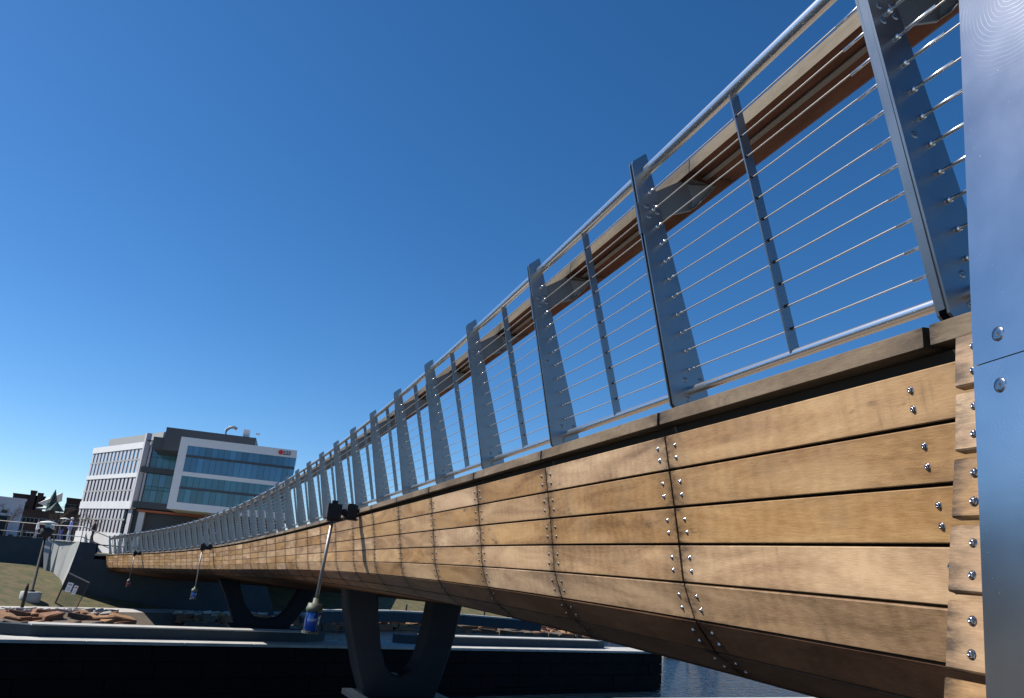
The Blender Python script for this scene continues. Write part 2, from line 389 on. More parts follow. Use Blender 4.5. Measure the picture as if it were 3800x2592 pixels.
# ---------------------------------------------------------------- railing
rail = empty('railing', fr(20)[0], 'outward-leaning stainless cable railing with wooden handrail along the footbridge edge', 'railing')
PL = [(-.022, .098), (.150, .878), (.148, .886), (.104, .926), (.0995, .924), (.024, .679), (-.005, .584), (-.141, .144), (-.150, .062), (-.060, .062)]
def plate_pts(s, off): return [P(s, *q)+fr(s)[1]*off for q in PL]
FLAT = screw_mesh(.0105, .002, 'post_screw'); FLAT.materials[0] = S_POST
rod = MB()
SCR = [(-.0588, .18), (-.1124, .1842), (-.0709, .1216), (.0918, .7371), (.061, .7481), (.0836, .7039), (.0531, .7239)]
CAB = [(.0864+(-.0732-.0864)*k/10, .7845+(.215-.7845)*k/10) for k in range(11)]
for i in range(-1, 42):
    o, T, N = fr(i)
    post = empty('post', P(i, -.06, .06)); post.parent = rail; post.location = P(i, -.06, .06)-world_loc(rail)
    th = .0095; g = .0085 if i != 0 else .013
    for sg in (-1, 1):
        MB().prism(plate_pts(i, sg*g - (0 if sg > 0 else th)), T*th).build('plate', S_POST, post)
    # packing between the plates: solid at the bracket, open above and below
    sp = [(.105, .640), (.128, .745), (.06, .76), (.03, .67)] if i != 0 else [(-.017, .105), (.145, .86), (.10, .9), (-.10, .13)]
    MB().prism([P(i, *q)-T*(g-.0005) for q in sp], T*(2*g-.001)).build('spacer', S_POST, post)
    if 0 <= i < 7:
        for q in SCR+([(.0275, .455)] if i in (0, 2, 4, 5) else []):
            put_screw(post, P(i, *q)-T*(g+th), -T, FLAT)
    if i >= -1:  # swaged ends where the wires pass the plates
        f = MB(); ln = .055 if i != 0 else .15
        for q in CAB:
            a = P(i, *q); f.tube([a-T*(g+th+ln), a-T*(g+th+.003)], .0056, 8)
            f.tube([a-T*(g+th+.012), a-T*(g+th-.001)], .009, 8)
            f.tube([a+T*(g+th-.001), a+T*(g+th+ln)], .0056, 6)
        tag(f.build('wire_fittings', S_TUBE if i > 0 else S_TUBE, post, True), kind='stuff')
    # bracket holding the wooden handrail
    br = MB().prism([P(i, *q)-T*.006 for q in [(.075, .735), (.045, .70), (-.01, .735), (-.075, .765), (-.085, .862), (-.03, .862), (.06, .80)]], T*.012)
    br.build('bracket', M_BRK, post)
    fl = MB(); fl.prism([P(i, -.045, .861)-T*.05, P(i, -.045, .861)+T*.05, P(i, -.155, .861)+T*.03, P(i, -.155, .861)-T*.03], Vector((0, 0, .007)))
    fl.prism([P(i, -.040, .855)+T*.006, P(i, -.075, .766)+T*.006, P(i, -.080, .766)-T*.05, P(i, -.150, .858)-T*.06, P(i, -.150, .858)+T*.004], N*.006)
    fl.build('bracket_flange', M_BRK, post)
# balusters halfway along each bay
for i in range(-1, 41):
    s = i+.5; o, T, N = fr(s)
    q = [P(s, *c)-T*.004 for c in [(.1068, .845), (.0793, .850), (-.0965, .158), (-.069, .150)]]
    b = MB().prism(q, T*.008).build('baluster', S_POST, rail)
    if i < 6:
        w_ = MB()
        for c in CAB:
            a = P(s, *c); w_.tube([a-T*.012, a+T*.012], .0062, 8)
        tag(w_.build('grommets', S_DARK, b), kind='stuff')
def run(s0, s1, n, z, st=.25):
    k = int((s1-s0)/st); return [P(s0+(s1-s0)*j/k, n, z) for j in range(k+1)]
MB().tube(run(-1.2, 41.05, .098, .861), .0262, 16).build('top_rail', S_TUBE, rail, True)
MB().tube(run(-1.2, 41.05, -.083, .150), .0205, 14).build('bottom_rail', S_TUBE, rail, True)
rng2 = random.Random(3)
for c in CAB:
    pts = []
    for p in run(-1.2, 41.0, c[0], c[1], .25): pts.append(p)
    # each bay sags a few millimetres
    pts = [p - Vector((0, 0, .003*math.sin(math.pi*((j*.25-1.2) % 1.0)))) for j, p in enumerate(pts)]
    MB().tube(pts, .0029, 6).build('cable', S_WIRE, rail, True)
# wooden handrail boards with rounded inner edge, and the steel flat under them
def handrail(s0, s1):
    pr = [(-.030, .866), (-.030, .912), (-.033, .916), (-.200, .920), (-.212, .912), (-.217, .897), (-.212, .884), (-.198, .876), (-.120, .869)]
    nseg = 2; vs, uv, ed = [], [], []; c = 0; acc = []
    for j, q in enumerate(pr):
        if j: c += math.dist(q, pr[j-1])*U
        acc.append(c)
    for i in range(nseg+1):
        s = s0+(s1-s0)*i/nseg
        for q, cc in zip(pr, acc): vs.append(P(s, *q)); uv.append(((s-s0)*U, cc)); ed.append((i/nseg, .5))
    k = len(pr); fs = [tuple(range(k)), tuple(nseg*k+j for j in range(k-1, -1, -1))]
    for i in range(nseg):
        for j in range(k): fs.append((i*k+j, (i+1)*k+j, (i+1)*k+(j+1) % k, i*k+(j+1) % k))
    mi = [0, 0]+[0 if j < 4 else 1 for i in range(nseg) for j in range(k)]
    return obj('handrail_board', vs, fs, [W_RAIL, W_UNDER], rail, uvs={'UVMap': uv, 'edge': ed}, mi=mi)
for i in range(-1, 41): handrail(i-.062, i+1-.066)
for i in range(-1, 41):
    s0, s1 = i+.05, i+.95
    MB().prism([P(s0, -.088, .862), P(s0, -.106, .862), P(s0, -.106, .8665), P(s0, -.088, .8665)], P(s1, -.088, .862)-P(s0, -.088, .862)).build('under_strip', M_BRK, rail)

# ---------------------------------------------------------------- end of the bridge: stepped boards and steel sheet
endc = empty('end_cladding', P(-.3, .12, -.5), 'short stack of overlapping wooden boards closing the bridge end beside the steel sheet', 'wooden cladding')
LAP = [(.0651, .0183), (.0772, -.0813), (.0906, -.1874), (.1072, -.2910), (.1246, -.4004), (.1404, -.5068), (.158, -.612), (.172, -.715)]
for k in range(7):
    a, b = Vector(LAP[k]), Vector(LAP[k+1]); d = (b-a).normalized()
    o, on = plank(-.85, -.10-random.uniform(0, .004), a+d*.006, b-d*.006, .03, W_PL, endc, 'board', 1, .004, random.uniform(-.002, .002))
    for se in (-.137-.002*k,):
        for fct in (.30, .72):
            q = a+(b-a)*fct; F, T, N = fr(se); nn = N*on.x+Vector((0, 0, 1))*on.y
            put_screw(o, F+N*(q.x*U)+Vector((0, 0, q.y*U)), nn)
MB().prism([P(-.16, *q) for q in [(.03, .0), (.10, -.5), (.13, -.72), (-.05, -.72), (-.05, .0)]], P(-.85, .03, 0)-P(-.16, .03, 0)).build('backing', M_CORE, endc)

pylon = empty('steel_pylon', (0, 0, 0), 'tall brushed steel sheet pylon with flush screws at the right edge of the photo', 'metal post')
d0 = sight(3610, 1362); p0 = O0 + d0*(1.80/math.hypot(d0.x, d0.y)); AZP = 101
Tp = Vector((math.cos(R(AZP)), math.sin(R(AZP)), 0)); Np = Vector((-math.sin(R(AZP)), math.cos(R(AZP)), 0))
def pl(x, y): return on_wall(x, y, p0, AZP)
pylon.location = (pl(3610, 1362)-Tp*.4); pylon.location.z = EYE-1.6
tl, jl, bl = pl(3548, -260), pl(3612, 1362), pl(3668, 2800)
def sheet(a, b, nm):
    # a upper-left, b lower-left corner; sheet folds back at the left edge
    wd = -Tp*.95
    aR, bR = a+wd, b+wd
    m = MB().prism([a, b, bR, aR], -Np*.004)
    m.prism([a-Np*.0045, b-Np*.0045, b-Np*.14-Tp*.03, a-Np*.14-Tp*.03], -Tp*.004)
    return m.build(nm, S_PLATE, pylon)
up = Vector((0, 0, 1))
s1_ = sheet(tl, jl+up*.0012, 'upper_sheet'); s2_ = sheet(jl-up*.0012, bl, 'lower_sheet')
MB().box((tl+bl)/2-Tp*.5-Np*.08, Tp*.42, Np*.05, up*((tl.z-bl.z)/2-.02)).build('core', M_CORE, pylon)
BIG = screw_mesh(.0125, .0012, 'flush_screw')
for x, y, par in ((3703, 1240, s1_), (3711, 1430, s2_)): put_screw(par, pl(x, y), Np, BIG, 'flush_screw')

mpn = [n for n in S_PLATE.node_tree.nodes if n.type == 'MAPPING'][1]
mpn.inputs['Location'].default_value = tuple(-(pl(3770, -60)-world_loc(s1_)))
# ---------------------------------------------------------------- river, banks
M_WATER = bpy.data.materials.new('river_water'); M_WATER.use_nodes = True
t = M_WATER.node_tree; b = t.nodes['Principled BSDF']; b.inputs['Base Color'].default_value = (.004, .008, .012, 1); b.inputs['Roughness'].default_value = .03
n = t.nodes.new('ShaderNodeTexNoise'); n.inputs['Scale'].default_value = 1.6; n.inputs['Detail'].default_value = 5; g_ = t.nodes.new('ShaderNodeNewGeometry')
t.links.new(g_.outputs['Position'], n.inputs['Vector']); bp = t.nodes.new('ShaderNodeBump'); bp.inputs['Strength'].default_value = 1.0; bp.inputs['Distance'].default_value = .30
t.links.new(n.outputs[0], bp.inputs['Height']); t.links.new(bp.outputs[0], b.inputs['Normal'])
struct(obj('river_water', [(-900, -900, 0), (900, -900, 0), (900, 900, 0), (-900, 900, 0)], [(0, 1, 2, 3)], M_WATER))

M_GRASS = mat('dry_grass', (.045, .055, .014), .95, 0, (1.3, .12, (.115, .082, .034)), 1.0, 14)
M_PATH = mat('gravel_path', (.32, .31, .29), .9, 0, (2.5, .3, (.42, .40, .38)), .5, 20)
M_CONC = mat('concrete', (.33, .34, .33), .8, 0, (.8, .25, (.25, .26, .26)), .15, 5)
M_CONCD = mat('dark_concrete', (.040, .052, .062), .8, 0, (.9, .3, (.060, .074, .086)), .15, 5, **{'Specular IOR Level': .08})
M_GRAN = mat('wet_shaded_granite', (.006, .0065, .0065), .75, 0, (1.4, .2, (.011, .012, .012)), .4, 6, **{'Specular IOR Level': .08})  # wet stone, its colour darkened further to paint in the shade on the faces
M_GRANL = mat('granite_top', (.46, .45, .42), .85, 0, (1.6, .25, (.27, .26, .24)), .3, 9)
SH = [(x*.83, y*.83) for x, y in [(-170, -40), (-78, 30), (-34.5, 51), (-27.5, 61.5), (-20, 72), (-13, 83), (-2, 92), (9, 98), (21, 99), (34, 104), (60, 116), (110, 132), (260, 150)]]
def offs(pl_, d):
    out = []
    for i, p in enumerate(pl_):
        a = Vector(pl_[max(i-1, 0)]); b_ = Vector(pl_[min(i+1, len(pl_)-1)]); tt = (b_-a).normalized(); nn = Vector((-tt.y, tt.x))
        out.append(Vector(p)+nn*d)
    return out
def strip(A, za, B, zb):
    vs = [(p.x, p.y, za) for p in map(Vector, A)]+[(p.x, p.y, zb) for p in map(Vector, B)]; k = len(A)
    return vs, [(i, i+1, k+i+1, k+i) for i in range(k-1)]
def band(name, A, za, B, zb, m):
    vs, fs = strip(A, za, B, zb); return struct(obj(name, vs, fs, m))
S0 = [Vector(p) for p in SH]; S1 = offs(SH, 2.6); S2 = offs(SH, 5.6); S3 = offs(SH, 15)
band('bank_slope', [p-(q-p)*.3 for p, q in zip(S0, S1)], -.6, S1, .78, mat('bank_soil', (.09, .075, .06), .95, 0, (2, .2, (.14, .11, .08)), .8, 6))
band('riverside_path', S1, .78, S2, .8, M_PATH)
band('grass_slope', S2, .8, S3, 3.0, M_GRASS)
far = [Vector((p.x*6, p.y*6+600)) for p in S3]; far[0] = Vector((-1600, 300))
band('far_ground', S3, 3.0, far, 3.6, M_GRASS)
# the near quay that the photographer stands on
q_ = MB().aabb((-30, -60, -1), (40, .9, EYE-1.65)); struct(q_.build('near_quay', M_CONC))

# rocks
def rock_mesh(seed, jag=.28):
    rg = random.Random(seed); bm = bmesh.new(); bmesh.ops.create_cube(bm, size=1.7)
    for v in bm.verts: v.co += Vector([rg.uniform(-jag, jag) for _ in range(3)])
    bmesh.ops.bevel(bm, geom=list(bm.edges), offset=.16, segments=1, affect='EDGES')
    for v in bm.verts: v.co += Vector([rg.uniform(-.05, .05) for _ in range(3)])
    me = bpy.data.meshes.new('rock'); bm.to_mesh(me); bm.free(); return me
RC = [mat('rock_rust', (.19, .085, .042), .9, 0, (3, .25, (.20, .10, .06)), .8, 9), mat('rock_orange', (.26, .145, .065), .9, 0, (3, .25, (.24, .13, .07)), .8, 9),
      mat('rock_grey', (.33, .31, .29), .9, 0, (3, .25, (.20, .19, .18)), .8, 9), mat('rock_dark', (.12, .09, .065), .9, 0, (3, .25, (.08, .06, .045)), .8, 9),
      mat('rock_pale', (.45, .43, .40), .9, 0, (4, .25, (.36, .33, .29)), .8, 9)]
RM = [[rock_mesh(s*7+c) for s in range(3)] for c in range(len(RC))]
for c, ms in enumerate(RM):
    for me in ms: me.materials.append(RC[c])
def line_pt(PL_, t):
    i = min(int(t), len(PL_)-2); return PL_[i].lerp(PL_[i+1], t-i)
def revetment(label, t0, t1, nrow):
    root = empty('rock_revetment', (*line_pt(S0, (t0+t1)/2), .4), label, 'rocks'); rg = random.Random(int(t0*10)+5)
    for row, (f, z, sz, cs) in enumerate([(-.12, .0, .66, (3, 3, 0)), (.14, .22, .60, (0, 1, 3, 0)), (.42, .45, .55, (0, 1, 0, 3)), (.68, .66, .42, (1, 2, 0, 0)), (.90, .80, .24, (4, 2, 4)), (1.05, .82, .15, (4, 2, 4))]):
        t = t0
        while t < t1:
            a = line_pt(S0, t); b_ = line_pt(S1, t); p = a.lerp(b_, f+rg.uniform(-.06, .06))
            seg = (line_pt(S0, min(t+.1, t1))-a).length/.1 if t+.1 < t1 else 12
            s_ = sz*rg.uniform(.6, 1.15)
            o = bpy.data.objects.new('rock', RM[rg.choice(cs)][rg.randrange(3)]); COL.objects.link(o); o.parent = root
            o.location = Vector((p.x, p.y, z+rg.uniform(-.06, .08)))-root.location
            tt = S1[min(int(t)+1, len(S1)-1)]-S1[int(t)]
            o.rotation_euler = (rg.uniform(-.2, .2), rg.uniform(-.2, .2), math.atan2(tt.y, tt.x)+rg.uniform(-.25, .25))
            o.scale = (s_*rg.uniform(.9, 1.5), s_*.8, s_*rg.uniform(.38, .58))
            t += s_*rg.uniform(1.25, 1.9)/max(seg, 1)
revetment('tumbled rust-coloured rocks along the waterline left of the bridge abutment', 1.3, 3.1, 5)
revetment('tumbled brown and grey rocks along the waterline seen below the bridge on the right', 3.5, 8.6, 5)
# stray stones out in the river beside the platform corner
pp = on_z(2500, 2438, .1)
o = bpy.data.objects.new('boulder', RM[2][0]); COL.objects.link(o); o.location = pp; o.scale = (1.1, .7, .35)
tag(o, 'pale flat boulder breaking the water just right of the dark stone platform', 'rock')

# ---------------------------------------------------------------- old stone platforms in the river
def platform(label, A, B, ztop, depth, slabs, parts):
    """A->B front edge seen from the camera; depth behind it"""
    A = Vector((A[0], A[1], 0)); B = Vector((B[0], B[1], 0)); t_ = (B-A).normalized(); n_ = Vector((-t_.y, t_.x, 0))
    root = empty('stone_platform', (A+B)/2, label, 'platform'); Lh = (B-A).length
    # face built of courses of long blocks
    rg = random.Random(int(Lh)); MB().prism([A+n_*.25-up*1.5, B+n_*.25-up*1.5-t_*.05, B+n_*depth-up*1.5-t_*.05, A+n_*depth-up*1.5], up*(ztop+1.5-.05)).build('rubble_core', M_CONCD, root)
    z = -.4
    while z < ztop-.15:
        h = min(.52, ztop-.102-z); x = 0
        while x < Lh:
            l = rg.uniform(1.6, 2.8); l = min(l, Lh-x)
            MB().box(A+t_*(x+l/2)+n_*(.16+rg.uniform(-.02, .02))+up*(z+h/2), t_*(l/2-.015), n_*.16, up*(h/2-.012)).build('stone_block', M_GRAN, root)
            x += l
        z += h
    x = 0
    while x < Lh:     # coping stones on top
        l = min(rg.uniform(2.4, 3.6), Lh-x)
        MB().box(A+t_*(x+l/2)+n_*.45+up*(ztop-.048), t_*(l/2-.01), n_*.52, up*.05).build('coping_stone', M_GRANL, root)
        x += l
    MB().prism([A+n_*.98, B+n_*.98, B+n_*depth, A+n_*depth], up*.02).build('paving', M_GRANL, root).location.z += ztop-.03
    for a_, b_, off, dp, hh in slabs:
        c0 = A+t_*a_+n_*off; c1 = A+t_*b_+n_*off
        MB().prism([c0-t_*0, c1+t_*0, c1+n_*dp+t_*1.2, c0+n_*dp-t_*1.2], up*hh).build('raised_slab', M_CONCD, root).location.z += ztop
        MB().prism([c0-n_*.06, c1-n_*.06, c1+n_*dp, c0+n_*dp], up*.045).build('slab_coping', M_GRANL, root).location.z += ztop+hh
    return root
B = Vector((9.69, 45.08, 0)); A = Vector((-20, 21.69, 0))
platform('long dark granite platform farther out in the river with sunlit left rim', A, B, 1.8, 2.0, [(7.3, 17.0, 1.0, .7, .35), (22.7, 33.8, 1.0, .7, .35)], 0)
A2 = on_z(300, 2600, 1.8); B2 = on_z(3080, 2586, 1.8)
t2 = Vector((B2.x-A2.x, B2.y-A2.y, 0)).normalized(); n2 = Vector((-t2.y, t2.x, 0))
C2 = Vector((A2.x, A2.y, 0))-n2*8.0; D2 = Vector((B2.x, B2.y, 0))-n2*8.0
platform('nearer granite platform at the bottom edge, its pale rim half sunlit', C2, D2, 1.8, 8.0, [], 0)

# V-shaped supports under the bridge, one on each platform
def support(pts_out, pts_in, base, az, depth, label):
    n_ = Vector((-math.sin(R(az)), math.cos(R(az)), 0))
    V = [on_wall(x, y, base, az) for x, y in pts_out+pts_in]
    o = MB().prism([v-n_*depth/2 for v in V], n_*depth).build('pier_support', M_PIER, bridge); o['label'] = label
    bm = bmesh.new(); bm.from_mesh(o.data); bmesh.ops.bevel(bm, geom=[e for e in bm.edges], offset=.05, segments=1, affect='EDGES'); bm.to_mesh(o.data); bm.free()
    return o
support([(1275, 2170), (1278, 2260), (1292, 2360), (1312, 2480), (1345, 2600)], [(1592, 2600), (1630, 2500), (1672, 2370), (1705, 2230), (1712, 2170), (1602, 2170), (1590, 2240), (1574, 2320), (1557, 2390), (1538, 2445), (1512, 2484), (1478, 2504), (1444, 2496), (1418, 2462), (1403, 2400), (1394, 2300), (1392, 2170)],
        (-2.35, 20.6), 25, .6, 'dark V-shaped support on the nearer platform')
support([(812, 2150), (835, 2210), (862, 2300), (880, 2335)], [(1062, 2335), (1100, 2290), (1160, 2210), (1185, 2150), (1130, 2150), (1098, 2200), (1062, 2262), (1030, 2290), (990, 2296), (940, 2288), (905, 2240), (890, 2185), (884, 2150)],
        (-10.4, 38.0), 25, .7, 'dark V-shaped support on the farther platform')
# base strip under the near support
for bs, rad in (((-2.1, 20.8), 1.2), ((-10.4, 38.1), 1.6)):
    zt = 1.79
    MB().box((bs[0], bs[1], zt+.05), Vector((math.cos(R(25)), math.sin(R(25)), 0))*rad, Vector((-math.sin(R(25)), math.cos(R(25)), 0))*.8, up*.06).build('base_plate', M_PIER, bridge)

# ---------------------------------------------------------------- pendant navigation lights
M_GLB = mat('blue_lens', (.004, .06, .34), .12, 0, **{'Transmission Weight': .0, 'Coat Weight': 1.0})
M_GLR = mat('red_lens', (.5, .02, .03), .12, 0, **{'Coat Weight': 1.0})
M_GALV = mat('galvanised_pipe', (.34, .33, .32), .5, .6, (30, .3, (.28, .27, .26)))
M_OLIV = mat('olive_casting', (.11, .125, .085), .6, 0, (20, .3, (.07, .08, .06)))
def pendant(s, ln, lens, tilt, label, sc_=1.0):
    o, T, N = fr(s); top = P(s, .02, .02)
    root = empty('navigation_light', top, label, 'hanging light', 'navigation lights hung along the bridge')
    # box fixed on the fascia, swivel, second box that carries the pipe
    a = top+N*.10*sc_; c = top+N*.355*sc_
    MB().box(a+up*.02, N*.075, T*.085, up*.095).box(a-up*.09, N*.095, T*.09, up*.01).box(a+up*.125, N*.05, T*.02, up*.012).build('mounting_box', M_BLACK, root)
    MB().tube([a+N*.06, a+N*.09, a+N*.13, c-N*.08], [.04, .07, .04, .05], 12).build('swivel', M_BLACK, root, True)
    MB().box(c, N*.10, T*.095, up*.105).box(c-up*.12, N*.075, T*.07, up*.025).box(c+up*.125, N*.04, T*.035, up*.03).box(c-up*.1, N*.12, T*.02, up*.01).build('hanger_box', M_BLACK, root)
    e_ = c-up*(.15+ln)+N*(ln*tilt)
    MB().tube([c-up*.13, e_], .025, 12).build('pipe', M_GALV, root, True)
    dn = (e_-c).normalized()
    MB().tube([e_-dn*.02, e_+dn*.05, e_+dn*.052, e_+dn*.10, e_+dn*.11, e_+dn*.16], [.04, .045, .10, .108, .115, .115], 16).build('lantern_cap', M_OLIV, root, True)
    L_ = MB().tube([e_+dn*.16, e_+dn*.18, e_+dn*.28, e_+dn*.40, e_+dn*.42], [.095, .102, .105, .102, .09], 16).build('lens', lens, root, True)
    g = MB()
    for k in range(4):
        an = k*math.pi/2+.5; q = T*math.cos(an)+N*math.sin(an); g.tube([e_+dn*.15+q*.113, e_+dn*.44+q*.113], .006, 6)
    g.tube([e_+dn*.42, e_+dn*.45], [.118, .118], 16)
    g.tube([e_+dn*.10+T*.1, e_+dn*.07+T*.13, e_+dn*.03+T*.13], .008, 6)
    g.build('guard', M_OLIV, root)
    return root
pendant(6.62, 1.08, M_GLB, .055, 'nearest hanging navigation light, grey pipe with large blue lantern', 1.0)
pendant(21.5, 1.40, M_GLB, .0, 'middle hanging navigation light on the bridge side with small blue lantern', 1.0)
pendant(34.4, 1.35, M_GLR, .0, 'farthest hanging navigation light near the abutment with small red lantern', 1.0)

# ---------------------------------------------------------------- far abutment, walls
E0 = on_wall(297, 2010, (-30, 57), 25)
def wallp(x, y): return on_wall(x, y, (-30.0, 57.0), 25)
ab = empty('concrete_abutment', (-24, 60, .7), 'dark shaded concrete abutment receiving the far end of the footbridge', 'abutment')
nb = Vector((-math.sin(R(25)), math.cos(R(25)), 0)); tb = Vector((math.cos(R(25)), math.sin(R(25)), 0))
tlc, blc = wallp(297, 2011), wallp(207, 2250); blc.z = min(blc.z, .7)
stepx = wallp(352, 2017); seat = wallp(352, 2056)
zt_ = tlc.z
pA = [blc, Vector((*(blc+tb*15).xy, blc.z)), Vector((*(tlc+tb*13).xy, seat.z-.35)), Vector((*seat.xy, seat.z-.35)), Vector((*seat.xy, zt_-.02)), tlc]
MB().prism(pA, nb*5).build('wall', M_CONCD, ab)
MB().prism([wallp(352, 2056), wallp(402, 2058), wallp(402, 2064), wallp(352, 2062)], nb*1.2).build('bearing_ledge', M_GRANL, ab)
ww = empty('wing_wall', tlc, 'pale curved concrete wing wall catching the sun beside the abutment', 'wall')
# battered face from the abutment corner back to the left, slightly hollow
top, bot = [], []
eL = Vector((tlc.x, tlc.y, 0))
for (xt, yt), (xb, yb), azw in (((297, 2011), (207, 2250), 25), ((262, 2013), (193, 2232), 132), ((222, 2016), (180, 2205), 134), ((188, 2018), (170, 2180), 137), ((158, 2020), (162, 2156), 141)):
    if azw == 25: top.append(tlc.copy()); bot.append(blc-up*.5)
    else:
        tq = on_wall(xt, yt, eL, azw); bq = on_wall(xb, yb, eL-Vector((0, 0, 0)), azw); tq.z = zt_; top.append(tq); bot.append(bq-up*.25)
vs = top+bot+[v+nb*.9+tb*.2 for v in top]+[v+nb*.9+tb*.2 for v in bot]; fs = []; k = len(top)
for i in range(k-1):
    fs += [(i, i+1, k+i+1, k+i), (2*k+i, 3*k+i, 3*k+i+1, 2*k+i+1), (i, 2*k+i, 2*k+i+1, i+1)]
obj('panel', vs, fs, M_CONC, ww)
lw = empty('retaining_wall', top[-1], 'long shaded dark concrete retaining wall on the far left below the promenade', 'wall')
w0 = Vector((top[-1].x+.3, top[-1].y, 0)); dl = Vector((math.cos(R(183)), math.sin(R(183)), 0))
for k in range(7):
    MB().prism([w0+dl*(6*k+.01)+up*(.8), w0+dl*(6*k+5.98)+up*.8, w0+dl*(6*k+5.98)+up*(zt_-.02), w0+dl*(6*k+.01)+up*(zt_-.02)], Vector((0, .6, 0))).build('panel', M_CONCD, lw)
# grass bank filling in front of the retaining wall
fa = [Vector((-58, 38)), Vector((-40, 46)), Vector((-31.5, 52)), Vector((blc.x+.1, blc.y-.6))]
fb = [Vector((-80, 64)), Vector((-60, 66)), Vector((bot[-1].x-2, bot[-1].y-.2)), Vector((bot[-1].x, bot[-1].y))]
gv = [(p.x, p.y, .85) for p in fa]+[(fb[0].x, fb[0].y, 3.5), (fb[1].x, fb[1].y, 3.3), (fb[2].x, fb[2].y, 2.6), (fb[3].x, fb[3].y, 2.2)]
struct(obj('grass_bank', gv, [(0, 1, 5, 4), (1, 2, 6, 5), (2, 3, 7, 6)], M_GRASS))
# promenade on top
pv = [(tlc.x-.2, tlc.y+.3, zt_-.06), (tlc.x+14, tlc.y+6.5, zt_-.06), (-4, 140, zt_-.06), (-60, 190, zt_-.06), (-200, 160, zt_-.06), (-90, 68, zt_-.06), (w0.x, w0.y+.3, zt_-.06)]
struct(obj('promenade', pv, [tuple(range(7))], M_PATH))

# promenade railing
pr = empty('promenade_railing', (w0.x, w0.y, zt_), 'thin metal railing with flat top bar along the far promenade wall', 'railing')
ptsr = [w0+dl*34+up*zt_, w0+dl*.2+up*zt_, Vector((top[4].x, top[4].y+.2, zt_)), Vector((tlc.x-.1, tlc.y+.25, zt_)), P(41.2, -.1, .1)]
def polyl(pts, hz): return [p+up*hz for p in pts]
MB().tube(polyl(ptsr, 1.05), .035, 6).build('top_bar', M_GALV, pr)
MB().tube(polyl(ptsr, .35), .03, 6).build('lower_bar', S_POST, pr)
tot = []
for a_, b_ in zip(ptsr[:-1], ptsr[1:]):
    n_ = max(1, int((b_-a_).length/1.8))
    for k in range(n_): tot.append(a_.lerp(b_, k/n_))
for p in tot: MB().tube([p, p+up*1.05], .03, 6).build('post', S_POST, pr)

def at(x, y, D): d = sight(x, y); k = D/math.hypot(d.x, d.y); return O0+d*k
# ---------------------------------------------------------------- lamp posts
M_SHADE = mat('lamp_shade', (.55, .56, .56), .5)
M_LENS = mat('lamp_glass', (.35, .55, .65), .15)
def lamp(px_b, px_t, z0, label, base=True):
    b0 = on_z(*px_b, z0) if z0 < 5 else at(*px_b, 110.0)
    if z0 >= 5: b0.z = z0
    dt = sight(*px_t); k = math.hypot(b0.x, b0.y)/math.hypot(dt.x, dt.y); tz = EYE+dt.z*k
    hh = tz-z0
    root = empty('street_lamp', b0, label, 'street lamp', 'street lamps on the far bank')
    if base: MB().tube([b0-up*.2, b0+up*.62, b0+up*.66], [.62, .62, .56], 20).build('base', M_CONC, root, True)
    z1 = .66 if base else 0
    MB().tube([b0+up*z1, b0+up*(z1+.1), b0+up*(z1+.11), b0+up*(hh-1.05)], [.2, .2, .095, .075], 10).build('pole', M_BLACK, root, True)
    MB().tube([b0+up*(hh-1.1), b0+up*(hh-.95), b0+up*(hh-.55), b0+up*(hh-.45)], [.09, .34, .38, .16], 14).build('lamp_head', M_BLACK, root, True)
    MB().tube([b0+up*(hh-.45), b0+up*(hh-.18)], [.16, .19], 12).build('lens', M_LENS, root, True)
    MB().tube([b0+up*(hh-.17), b0+up*(hh-.10), b0+up*hh], [.56, .50, .08], 20).build('shade', M_SHADE, root, True)
    return root
lamp((107, 2236), (175, 1933), .95, 'black street lamp with pale disc shade on round concrete base at the grass bank')
lamp((225, 1992), (240, 1922), 5.7, 'small distant lamp with pale disc top left of the white office building', False)

# construction fence leaning at the abutment foot
fc = empty('fence_panel', wallp(250, 2250)-nb*2.5, 'tilted black mesh fence panel with two white notices at the foot of the abutment', 'fence')
def fp(x, y): return on_wall(x, y, (-27.8, 53.6), 25)
cn = [fp(256, 2126), fp(333, 2163), fp(275, 2275), fp(205, 2238)]
f_ = MB(); f_.tube([cn[0], cn[3]], .05, 6); f_.tube([cn[1], cn[2]], .03, 6); f_.tube([cn[3], cn[2]], .04, 6); f_.build('frame', M_BLACK, fc)
MB().tube([cn[0], cn[1]], .045, 6).build('top_bar', M_GALV, fc)
mesh_ = MB()
for k in range(1, 26):
    mesh_.tube([cn[0].lerp(cn[1], k/26), cn[3].lerp(cn[2], k/26)], .006, 3, False); mesh_.tube([cn[0].lerp(cn[3], k/26), cn[1].lerp(cn[2], k/26)], .006, 3, False)
tag(mesh_.build('wire_mesh', M_BLACK, fc), kind='stuff')
M_SIGN = mat('notice_white', (.75, .75, .77), .6); M_RED = mat('notice_red', (.6, .12, .06), .6); M_INK = mat('notice_ink', (.25, .25, .3), .6)
def notice(x, y, wd, ht, red):
    c = fp(x, y)-nb*.08; uu = (cn[0]-cn[3]).normalized(); rr = (cn[1]-cn[0]).normalized(); rr = (rr - uu*rr.dot(uu)).normalized()
    o = MB().box(c, rr*wd, uu*ht, nb*.01).build('notice', M_SIGN, fc)
    MB().box(c+uu*ht*.55-nb*.012, rr*wd*.6, uu*ht*.16, nb*.003).build('print', M_RED if red else M_INK, o)
    for k in range(3): MB().box(c-uu*ht*(.05+.28*k)-nb*.012, rr*wd*.65, uu*ht*.05, nb*.003).build('print', M_INK, o)
notice(257, 2180, .17, .30, False); notice(278, 2190, .12, .28, True)

